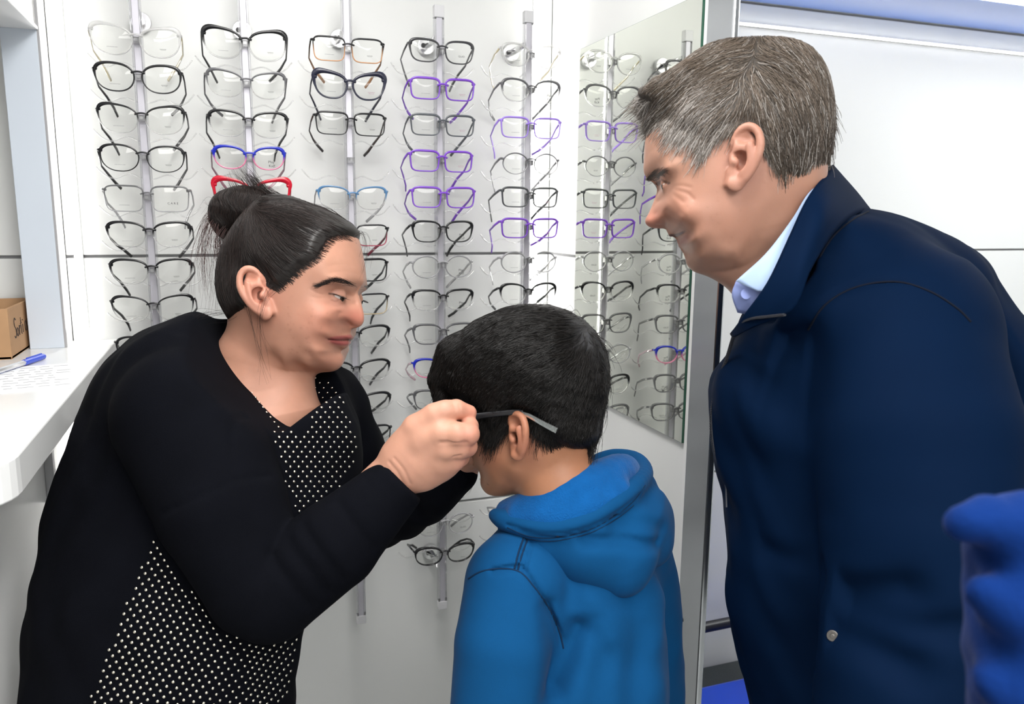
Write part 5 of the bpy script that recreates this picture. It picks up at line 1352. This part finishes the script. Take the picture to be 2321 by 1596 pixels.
# yoke seam over the shoulder, fold lines and pocket
crease(jf, [(1832, 745, .80), (1870, 690, .78), (1940, 650, .77), (2020, 640, .765), (2110, 665, .77), (2190, 715, .79)], .0035, .0030)
for pa, dp, wd in (([(1700, 1010, .80), (1740, 890, .79), (1800, 790, .79), (1830, 750, .79)], .006, .010), ([(1640, 900, .84), (1690, 800, .82), (1720, 760, .81)], .005, .009), ([(1850, 900, .74), (1850, 1050, .72), (1880, 1180, .71)], .009, .011),
                   ([(1900, 1440, .68), (1980, 1390, .67), (2070, 1350, .67)], .009, .016), ([(1910, 1470, .68), (2000, 1490, .67), (2080, 1530, .66)], .009, .018), ([(1990, 1420, .67), (2100, 1430, .67), (2200, 1410, .68)], .006, .014), ([(2290, 900, .85), (2270, 800, .86), (2215, 700, .88)], .008, .012), ([(1830, 1000, .76), (1845, 880, .76), (1850, 780, .77)], .006, .010),
                   ([(1840, 1270, .78), (1832, 1380, .78), (1840, 1490, .78)], .008, .006), ([(1700, 1230, .82), (1760, 1270, .80), (1820, 1290, .79)], .004, .012)):
    crease(jf, pa, dp * 1.7, wd)
# room for the neck
jf.chain([Lc(1700, 470, .86), Lc(1735, 600, .86)], [.066, .064], .01, 'sub')
V, Fc = jf.mesh(); V = smooth_mesh(V, Fc, 2); jw = to_world(V)
jacket = mesh_obj('jacket', jw, Fc, M['navy'], man, True)
U_ = [(1862, 392, 1.0), (1884, 376, .94), (1880, 386, .86), (1836, 440, .795), (1794, 530, .776), (1742, 640, .776), (1686, 718, .81), (1658, 757, .86)]
Md = [(1930, 440, 1.02), (1934, 430, .95), (1912, 430, .87), (1868, 480, .775), (1822, 570, .755), (1782, 665, .757), (1700, 728, .80), (1660, 760, .855)]
Lw = [(1985, 500, 1.02), (1972, 480, .95), (1940, 486, .86), (1890, 524, .785), (1836, 610, .755), (1798, 700, .757), (1716, 738, .79), (1663, 764, .85)]
sheet('collar', [U_, Md, Lw], M['navy'], jacket, .004, 40, 12)
M['zip'] = pmat('dark_zip_teeth', (.035, .037, .045), .45, .4, noise=(60, .2))
jbv = BVHTree.FromPolygons([tuple(v) for v in jw], [tuple(map(int, q)) for q in Fc])
M['seam_navy'] = cloth_mat('navy_stitching', (.0010, .003, .010), .9, .0)
for pts in ([(1832, 748), (1862, 700), (1910, 664), (1970, 644), (2040, 640), (2110, 662), (2170, 700), (2200, 730)], [(1968, 480), (1930, 500), (1885, 540), (1850, 600)]): seam('seam', pts, jbv, M['seam_navy'], jacket, .0012)
# zip teeth along the front edge
zp = spline([Lc(*p) for p in [(1778, 714, .757), (1740, 718, .772), (1700, 724, .797), (1672, 742, .835), (1661, 770, .87), (1647, 815, .895), (1626, 870, .915), (1613, 940, .92), (1617, 1010, .92), (1632, 1060, .92), (1646, 1100, .92)]], 130)
zt = MB(); zt.tube(to_world(zp), .0017, 5); zo = zt.build('zip', M['zip'], jacket, True)
tm = MB()
for i in range(0, 129):
    p = to_world(zp[i:i + 1])[0]; tm.box(p[0] - .0022, p[0] + .0012, p[1] - .0011, p[1] + .0011, p[2] - .0009, p[2] + .0009)
tm.build('zip_teeth', M['zip'], zo)
zb = MB(); a = to_world(np.array([Lc(1645, 1098, .912)]))[0]; b = to_world(np.array([Lc(1646, 1150, .908)]))[0]
zb.tube([a, a * .8 + b * .2, b], [.003, .0022, .0026], 6, True, .5); zb.build('zip_pull', M['zip'], jacket)
l, n_ = cast(1887, 1441, jbv)
if l is not None:
    sb_ = MB(); sb_.disc(l - n_ * .001, n_, .0052, .0026, 16); sb_.disc(l, n_, .0022, .0032, 10); sb_.build('snap_button', pmat('dark_snap_metal', (.16, .15, .14), .35, .9, noise=(60, .1)), jacket, bevel=.0004)
M['shirt'] = cloth_mat('pale_blue_shirt_cotton', (.34, .45, .66), .75, .05, (2500, .2, .0003), (40, .04), .2)
M['shirt_shaded'] = cloth_mat('shaded_shirt_stand', (.22, .27, .52), .75, .1, (2500, .2, .0003), (40, .06), .2)  # same shirt cloth, with the shade inside the collar painted into a darker blue
shirt = sheet('shirt_collar', [[(1890, 400, .88), (1838, 432, .808), (1793, 500, .792), (1736, 575, .788), (1668, 637, .800)], [(1895, 440, .87), (1850, 470, .803), (1808, 545, .785), (1760, 620, .780), (1690, 648, .796)], [(1900, 480, .87), (1856, 510, .80), (1815, 590, .782), (1770, 660, .776), (1718, 660, .790)]], M['shirt'], man, .0016, 30, 10)
st = sheet('shirt_stand', [[(1668, 638, .806), (1700, 648, .800), (1760, 640, .79)], [(1659, 668, .812), (1700, 678, .804), (1760, 680, .79)], [(1672, 708, .822), (1710, 715, .812), (1760, 720, .79)]], M['shirt_shaded'], shirt, .0016, 16, 8)
bt = MB(); p = to_world(np.array([Lc(1690, 667, .8035)]))[0]; bt.disc(p, -FWD, .0055, .0018, 18); bt.build('button', M['shirt_shaded'], shirt, bevel=.0005)

# ---- the boy's hoodie
M['hoodie'] = cloth_mat('blue_sweatshirt_jersey', (.0042, .060, .172), .9, .03, (1500, .25, .0006), (14, .10), .06)
M['fleece'] = cloth_mat('blue_fleece_lining', (.005, .085, .28), .95, .10, (500, .8, .0016), (60, .25), .08)
lo = np.minimum(Lc(1010, 1730, 1.25), Lc(1010, 1730, .75)); hi = np.maximum(Lc(1570, 1000, 1.25), Lc(1570, 1000, .75))
bf = Field((lo[0], .76, lo[2]), (hi[0], 1.26, hi[2]), .0029)
ch(bf, [(1310, 1255, 1.03, .080), (1305, 1380, 1.01, .112), (1300, 1560, 1.0, .120), (1300, 1700, 1.0, .122)], .03)
ch(bf, [(1330, 1260, 1.06, .075), (1440, 1270, 1.10, .055), (1462, 1400, 1.10, .052), (1465, 1700, 1.10, .054)], .03)
folds(bf, .0020, .075, 24, (1, 1, .4), 6)
ch(bf, [(1230, 1240, .985, .055), (1172, 1325, .935, .062), (1150, 1460, .91, .061), (1132, 1700, .90, .060)], .014)
for pa, dp, wd in (([(1115, 1300, .88), (1165, 1292, .875), (1188, 1300, .875), (1230, 1350, .90), (1262, 1420, .90), (1275, 1470, .90)], .0035, .0030), ([(1188, 1298, .88), (1200, 1250, .90), (1216, 1208, .91)], .0028, .0022), ([(1174, 1294, .88), (1188, 1245, .90), (1204, 1206, .91)], .0028, .0022),
                   ([(1310, 1430, .90), (1290, 1480, .90), (1262, 1560, .89)], .010, .012), ([(1240, 1380, .88), (1250, 1480, .88), (1240, 1590, .87)], .006, .010), ([(1350, 1420, .89), (1370, 1500, .89), (1350, 1600, .89)], .005, .016), ([(1420, 1350, .93), (1440, 1450, .93), (1420, 1590, .93)], .006, .018), ([(1330, 1330, .90), (1350, 1400, .89), (1380, 1460, .89)], -.003, .014)):
    crease(bf, pa, dp * 1.6, wd)
bf.chain([Lc(1225, 1000, .97), Lc(1262, 1090, .97), Lc(1285, 1180, .975)], [.058, .058, .060], .008, 'sub')
V, Fc = bf.mesh(); V = smooth_mesh(V, Fc, 2)
hdW = to_world(V); hoodie = mesh_obj('hoodie', hdW, Fc, M['hoodie'], boy, True)
M['seam_blue'] = cloth_mat('dark_blue_stitching', (.0035, .022, .062), .9, .0)
hbv = bvh_of(hdW, Fc)
for pts in ([(1062, 1312), (1090, 1296), (1130, 1289), (1176, 1296), (1210, 1330), (1245, 1380), (1268, 1430), (1277, 1470)], [(1174, 1292), (1184, 1255), (1200, 1214), (1212, 1196)], [(1166, 1290), (1176, 1250), (1190, 1212), (1200, 1196)]):
    seam('seam', pts, hbv, M['seam_blue'], hoodie, .0011)
hf2 = Field((lo[0], .80, Lc(0, 1420, 1.2)[2]), (hi[0], 1.22, hi[2] + .02), .0030)
ch(hf2, [(1165, 1205, .960, .020), (1240, 1225, .945, .034), (1330, 1225, .945, .046), (1400, 1215, .965, .052), (1440, 1180, 1.03, .050), (1425, 1120, 1.08, .040), (1380, 1090, 1.11, .035)], .03)
ch(hf2, [(1330, 1240, .945, .042), (1400, 1285, .945, .036), (1412, 1312, .945, .020)], .03)
ch(hf2, [(1440, 1200, 1.0, .045), (1478, 1235, 1.0, .022)], .03)
folds(hf2, .0007, .06, 34, (1, 1, 1), 5)
chs(hf2, [(1122, 1168, .955, .008), (1150, 1180, .938, .012), (1200, 1193, .918, .0125), (1260, 1194, .905, .0125), (1330, 1176, .905, .0125), (1395, 1140, .925, .0125), (1440, 1102, .965, .0125), (1458, 1072, 1.03, .0125), (1440, 1046, 1.08, .0125), (1395, 1038, 1.11, .012), (1352, 1046, 1.12, .010)], .010)
for pa, dp, wd in (([(1150, 1186, .93), (1230, 1212, .895), (1320, 1200, .893), (1400, 1160, .91), (1450, 1118, .95)], .0022, .0020), ([(1180, 1203, .92), (1250, 1222, .893), (1330, 1208, .893), (1400, 1170, .91)], .0020, .0018),
                   ([(1330, 1230, .89), (1420, 1232, .90), (1480, 1225, .96)], .006, .008), ([(1400, 1200, .90), (1450, 1180, .95), (1490, 1190, .98)], .004, .010)):
    crease(hf2, pa, dp * 1.5, wd)
# hollow of the hood round the neck
hf2.chain([Lc(1200, 1060, .97), Lc(1240, 1110, .985), Lc(1290, 1095, 1.0), Lc(1345, 1070, 1.03)], [.05, .052, .052, .045], .008, 'sub')
V, Fc = hf2.mesh(); V = smooth_mesh(V, Fc, 2)
hdV = to_world(V); hood = mesh_obj('hood', hdV, Fc, M['hoodie'], hoodie, True); h2 = bvh_of(hdV, Fc)
for pts in ([(1150, 1196), (1200, 1216), (1260, 1219), (1330, 1203), (1390, 1172), (1436, 1136), (1462, 1100)], [(1190, 1221), (1250, 1227), (1330, 1211), (1392, 1180), (1436, 1146)]):
    seam('stitching', pts, h2, M['seam_blue'], hood, .0007)
hl = Field((lo[0], .82, Lc(0, 1260, 1.2)[2]), (hi[0], 1.20, hi[2] + .02), .0030)
chs(hl, [(1152, 1160, .965, .016), (1210, 1152, .938, .022), (1300, 1118, .926, .026), (1385, 1080, .970, .025), (1412, 1068, 1.03, .022), (1390, 1060, 1.09, .018)], .015)
chs(hl, [(1180, 1172, .935, .018), (1260, 1168, .918, .023), (1330, 1150, .920, .023), (1390, 1115, .945, .022)], .006)
folds(hl, .0003, .05, 44, (1, 1, 1), 5)
V, Fc = hl.mesh(); V = smooth_mesh(V, Fc, 1)
mesh_obj('hood_lining', to_world(V), Fc, M['fleece'], hoodie, True)

# ---- blue fleece sleeve of somebody close to the camera
bl = Field(np.minimum(Lc(2120, 1720, .25), Lc(2120, 1720, .38)), np.maximum(Lc(2560, 1120, .25), Lc(2560, 1120, .38)), .0022)
ch(bl, [(2188, 1190, 0.301, 0.0077), (2250, 1185, 0.301, 0.0091), (2340, 1225, 0.301, 0.0168), (2430, 1260, 0.308, 0.0210)], .012)
ch(bl, [(2230, 1340, 0.294, 0.0070), (2300, 1380, 0.294, 0.0112), (2380, 1450, 0.301, 0.0210)], .012)
ch(bl, [(2262, 1545, 0.294, 0.0084), (2330, 1560, 0.294, 0.0154), (2420, 1600, 0.301, 0.0252)], .012)
ch(bl, [(2420, 1250, 0.322, 0.0210), (2450, 1450, 0.322, 0.0245), (2460, 1700, 0.322, 0.0280)], .02)
ch(bl, [(2290, 1250, 0.322, 0.0140), (2300, 1450, 0.322, 0.0140), (2310, 1640, 0.322, 0.0140)], .03)
folds(bl, .0009, .026, 54, (1, 1, 1), 5)
V, Fc = bl.mesh()
M['royal'] = cloth_mat('royal_blue_fleece', (.002, .018, .105), .95, .04, (400, .5, .001), (30, .2), .08)
blo = mesh_obj('person', to_world(V), Fc, M['royal'], None, True)
tag(blo, 'royal blue fleece sleeve of a person mostly out of view beside the man', 'person')

# ---- trousers and shoes below the picture, so that the figures stand on the floor
M['trouser'] = cloth_mat('dark_trousers', (.012, .013, .018), .85, .05); M['shoe'] = pmat('black_shoe_leather', (.01, .01, .01), .4, noise=(40, .1))
def stand(parent, uvd, half, r, ahead, lean):
    hip = to_world(np.array([Lc(*uvd)]))[0]; ac_ = np.array(ahead, float); ac_ /= np.linalg.norm(ac_); sd_ = np.array([-ac_[1], ac_[0], 0])
    fl = Field((hip[0] - .42, hip[1] - .42, 0.02), (hip[0] + .42, hip[1] + .42, hip[2] + .12), .010)
    base = hip - ac_ * lean
    for s_ in (-1, 1):
        h_, k_, f_ = hip + sd_ * half * s_, base * .5 + hip * .5 + sd_ * half * s_, base + sd_ * half * s_
        k_ = np.array([k_[0], k_[1], hip[2] * .5]); f_ = np.array([f_[0], f_[1], .07])
        fl.chain([h_, k_, f_], [r, r * .72, r * .55], .02)
        sf_ = Field(np.array([f_[0] - .2, f_[1] - .2, .002]), np.array([f_[0] + .2, f_[1] + .2, .12]), .007)
        t_ = np.array([f_[0], f_[1], .04]); sf_.chain([t_ - ac_ * .05, t_ + ac_ * .13 - np.array([0, 0, .008])], [.036, .030], .01)
        v_, q_ = sf_.mesh(); mesh_obj('shoe', v_, q_, M['shoe'], parent, True)
    fl.chain([hip, hip + np.array([0, 0, .06])], [r * 1.25, r * 1.25], .04)
    v_, q_ = fl.mesh(); mesh_obj('trousers', v_, q_, M['trouser'], parent, True)
stand(woman, (372, 1620, 1.0), .085, .092, (.94, .33, 0), .0)
stand(man, (2060, 1640, .93), .075, .078, (-.94, -.2, 0), .0)
stand(boy, (1300, 1660, 1.0), .065, .070, (-.75, .65, 0), .0)
# ================================================================== glasses being fitted on the boy
fg = empty('eyeglasses', tuple(bh.world(bh.pt(1100, 945, .0)[None])[0]))
tag(fg, 'black glasses with clear temple tips on the boy\'s face, held by the woman', 'glasses')
fgi = fg.matrix_world.copy(); fgi = Matrix.Translation(-Vector(fg.location))
def fg_part(name, pts_h, rr, mat, flat=1.0, seg=8):
    mb = MB(); w = bh.world(np.array(pts_h)) - np.array(fg.location); mb.tube(w, rr, seg, True, flat); return mb.build(name, mat, fg, True)
hin = bh.pt(1026, 955, .098); ear = bh.pt(1172, 933, .080)
M['tip'] = clear_mat('clear_green_tip', (.80, .90, .86), .05, 1.5, .08)
for sg in (1, -1):
    S1 = np.array([1, sg, 1])
    t1 = [hin * S1, bh.pt(1070, 947, .088) * S1, bh.pt(1120, 939, .084) * S1, ear * S1, bh.pt(1184, 935, .080) * S1]
    o = fg_part('temple', spline(t1, 12), [.0038] * 4 + [.0034] * 8, M['dark'], .45)
    mb = MB(); w = bh.world(spline([bh.pt(1180, 934.5, .080) * S1, bh.pt(1200, 941, .081) * S1, bh.pt(1230, 957, .080) * S1, bh.pt(1259, 971, .079) * S1], 10)) - np.array(fg.location)
    mb.tube(w, np.linspace(.0022, .0036, 10), 6, True, .5); mb.build('temple_tip', M['tip'], o, False)
oo, th_ = lens_outline('rect', 25.0, 18.0)
a0 = hin[0] - .004; c0 = hin[2] - .010
for sg in (1, -1):
    loop = [np.array([a0 + .004 * abs(p[0] + 32) / 60, sg * (.036 + p[0] / 1000), c0 + p[1] / 1000]) for p in oo]; loop.append(loop[0])
    fg_part('rim', loop, .0019, M['dark'])
    w = bh.world(np.array(loop[:-1])) - np.array(fg.location); mesh_obj('lens', list(w), [tuple(range(len(w)))], M['lens'], fg)
    fg_part('end_piece', [np.array([a0 + .003, sg * .062, c0 + .010]), np.array([a0 + .003, sg * .080, c0 + .011]), hin * np.array([1, sg, 1])], .0028, M['dark'])
fg_part('bridge', [np.array([a0, b, c0 + .006 - 14 * b * b]) for b in np.linspace(-.010, .010, 7)], .0018, M['dark'])

# ================================================================== small things
# cardboard box with handwriting
M['card'] = pmat('brown_cardboard', (.46, .27, .14), .85, noise=(30, .10), bump=(120, .15, .001)); M['card_in'] = pmat('cardboard_inside', (.40, .24, .13), .9, noise=(30, .1))
bx0 = empty('cardboard_box', (-.43, 1.515, CT)); tag(bx0, 'open brown cardboard box with handwriting on the counter', 'box')
X0, X1, Y0, Y1, Hh_ = -.10, .098, -.088, .088, .081; t = .004
MB().box(X0, X1, Y0, Y1, 0, t).build('bottom', M['card'], bx0)
for nm, b in (('side', (X0, X1, Y0, Y0 + t, 0, Hh_)), ('side', (X0, X1, Y1 - t, Y1, 0, Hh_)), ('side', (X0, X0 + t, Y0 + t, Y1 - t, 0, Hh_)), ('side', (X1 - t, X1, Y0 + t, Y1 - t, 0, Hh_))):
    MB().box(*b).build(nm, M['card'], bx0, bevel=.0008)
MB().box(X0 + .01, X1 - .008, Y0 + .012, Y1 - .012, t, Hh_ - .022).build('papers', M['white_trim'], bx0)
sh = MB(); sh.box(-.07, .02, -.0004, .0004, -.05, .05); o = sh.build('folded_sheet', pmat('paper', (.82, .83, .84), .8, noise=(20, .02)), bx0); o.location = (-.02, -.03, .055); o.rotation_euler = (.35, .1, .1)
# handwriting: strokes on the right-hand side (x = X1), written along +y
def stroke(pts): return [(X1 + .0004, Y0 + .03 + p[0] * .0125, .028 + p[1] * .0125) for p in pts]
ST = [[(1.0, 2.4), (.6, 2.7), (.15, 2.3), (.3, 1.7), (.85, 1.2), (.9, .5), (.4, .1), (0, .4)], [(1.7, 1.3), (1.3, 1.0), (1.35, .4), (1.75, .2), (2.1, .6), (2.0, 1.1), (1.7, 1.3)], [(2.6, .2), (2.65, 1.5), (2.7, 1.0), (3.1, 1.45)],
      [(3.6, 2.4), (3.62, .6), (3.85, .2)], [(3.3, 1.6), (4.0, 1.7)], [(4.5, .3), (4.55, 1.4)], [(4.6, 1.9), (4.62, 2.05)], [(6.3, 1.7), (5.8, 1.4), (5.75, .7), (6.2, .3), (6.6, .8), (6.55, 1.4), (6.3, 1.7)], [(7.2, .3), (7.25, 1.8), (7.7, 1.7), (7.75, 1.2), (7.3, 1.05), (7.85, .9), (7.8, .4), (7.2, .3)]]
wr = MB()
for s_ in ST: wr.tube(spline(stroke(s_), 4 * len(s_)), .0008, 4)
wr.build('handwriting', M['ink'], bx0)
# sheet of paper and pen
pa = MB().box(-.075, .075, -.10, .10, 0, .0006).build('paper_sheet', pmat('printer_paper', (.84, .85, .88), .8, noise=(20, .02))); pa.location = (-.298, 1.25, CT + .0002); pa.rotation_euler = (0, 0, .18); tag(pa, 'white sheet of notes lying on the counter', 'paper')
wr = MB(); rs_ = random.Random(4)
for j in range(9):
    y = .08 - j * .019; x = -.065
    while x < .06:
        L_ = rs_.uniform(.006, .02); wr.tube([(x + L_ * k / 4, y + rs_.uniform(-.0016, .0016), .0008) for k in range(5)], .0003, 3); x += L_ + .006
wr.build('notes', M['print_faint'], pa)
pen = empty('ballpoint_pen', (-.304, 1.345, CT + .0055)); pen.rotation_euler = (0, 0, 1.27); tag(pen, 'blue ballpoint pen lying on the sheet of notes', 'pen')
M['pen_b'] = pmat('blue_pen_plastic', (.05, .10, .62), .25, noise=(40, .05)); M['pen_c'] = clear_mat('clear_pen_barrel', (.55, .65, .95), .08, 1.45, .25)
MB().tube([(-.07, 0, 0), (.012, 0, 0)], .004, 8).build('barrel', M['pen_c'], pen); MB().tube([(.012, 0, 0), (.066, 0, 0), (.070, 0, 0)], [.0048, .0046, .003], 10).box(.02, .062, -.001, .001, .0045, .0062).build('cap', M['pen_b'], pen); MB().tube([(-.082, 0, 0), (-.07, 0, 0)], [.0008, .003], 8).build('nib', M['chrome'], pen)
# ledge and chair behind the man
M['speckle'] = pmat('dark_speckled_laminate', (.055, .065, .065), .45, noise=(420, .7))
lg = MB().box(.70, 2.4, 1.49, YB - .002, 0, .305).build('wall_ledge', M['speckle'], bevel=.004); tag(lg, 'low dark speckled ledge along the wall behind the man', 'ledge')
chair = empty('chair', (1.10, 1.26, 0)); tag(chair, 'blue plastic chair with a black tubular frame behind the man', 'chair')
M['blue_pl'] = pmat('bright_blue_plastic', (.01, .09, .80), .28, noise=(8, .05))
sv_ = MB().box(-.26, .24, -.22, .20, .335, .365).build('seat', M['blue_pl'], chair, bevel=.012)
MB().box(-.262, .20, .07, .075, .364, .3665).build('seat_ridge', pmat('pale_ridge', (.5, .6, .9), .4, noise=(20, .05)), sv_)
MB().box(.235, .265, -.22, .20, .42, .80).build('backrest', M['blue_pl'], chair, bevel=.012)
for sy in (-.245, .215):
    ar = spline([(-.20, sy, .0), (-.205, sy, .30), (-.20, sy, .44), (-.165, sy, .495), (-.10, sy, .505), (.20, sy, .51), (.25, sy, .53)], 30); MB().tube(ar, .013, 10).build('armrest', M['dark'], chair, True)
    MB().tube([(.25, sy, 0), (.25, sy, .82)], .012, 10).build('leg', M['dark'], chair, True)
MB().tube([(-.2, -.245, .33), (-.2, .215, .33)], .010, 8).tube([(.25, -.245, .33), (.25, .215, .33)], .010, 8).build('crossbar', M['dark'], chair, True)
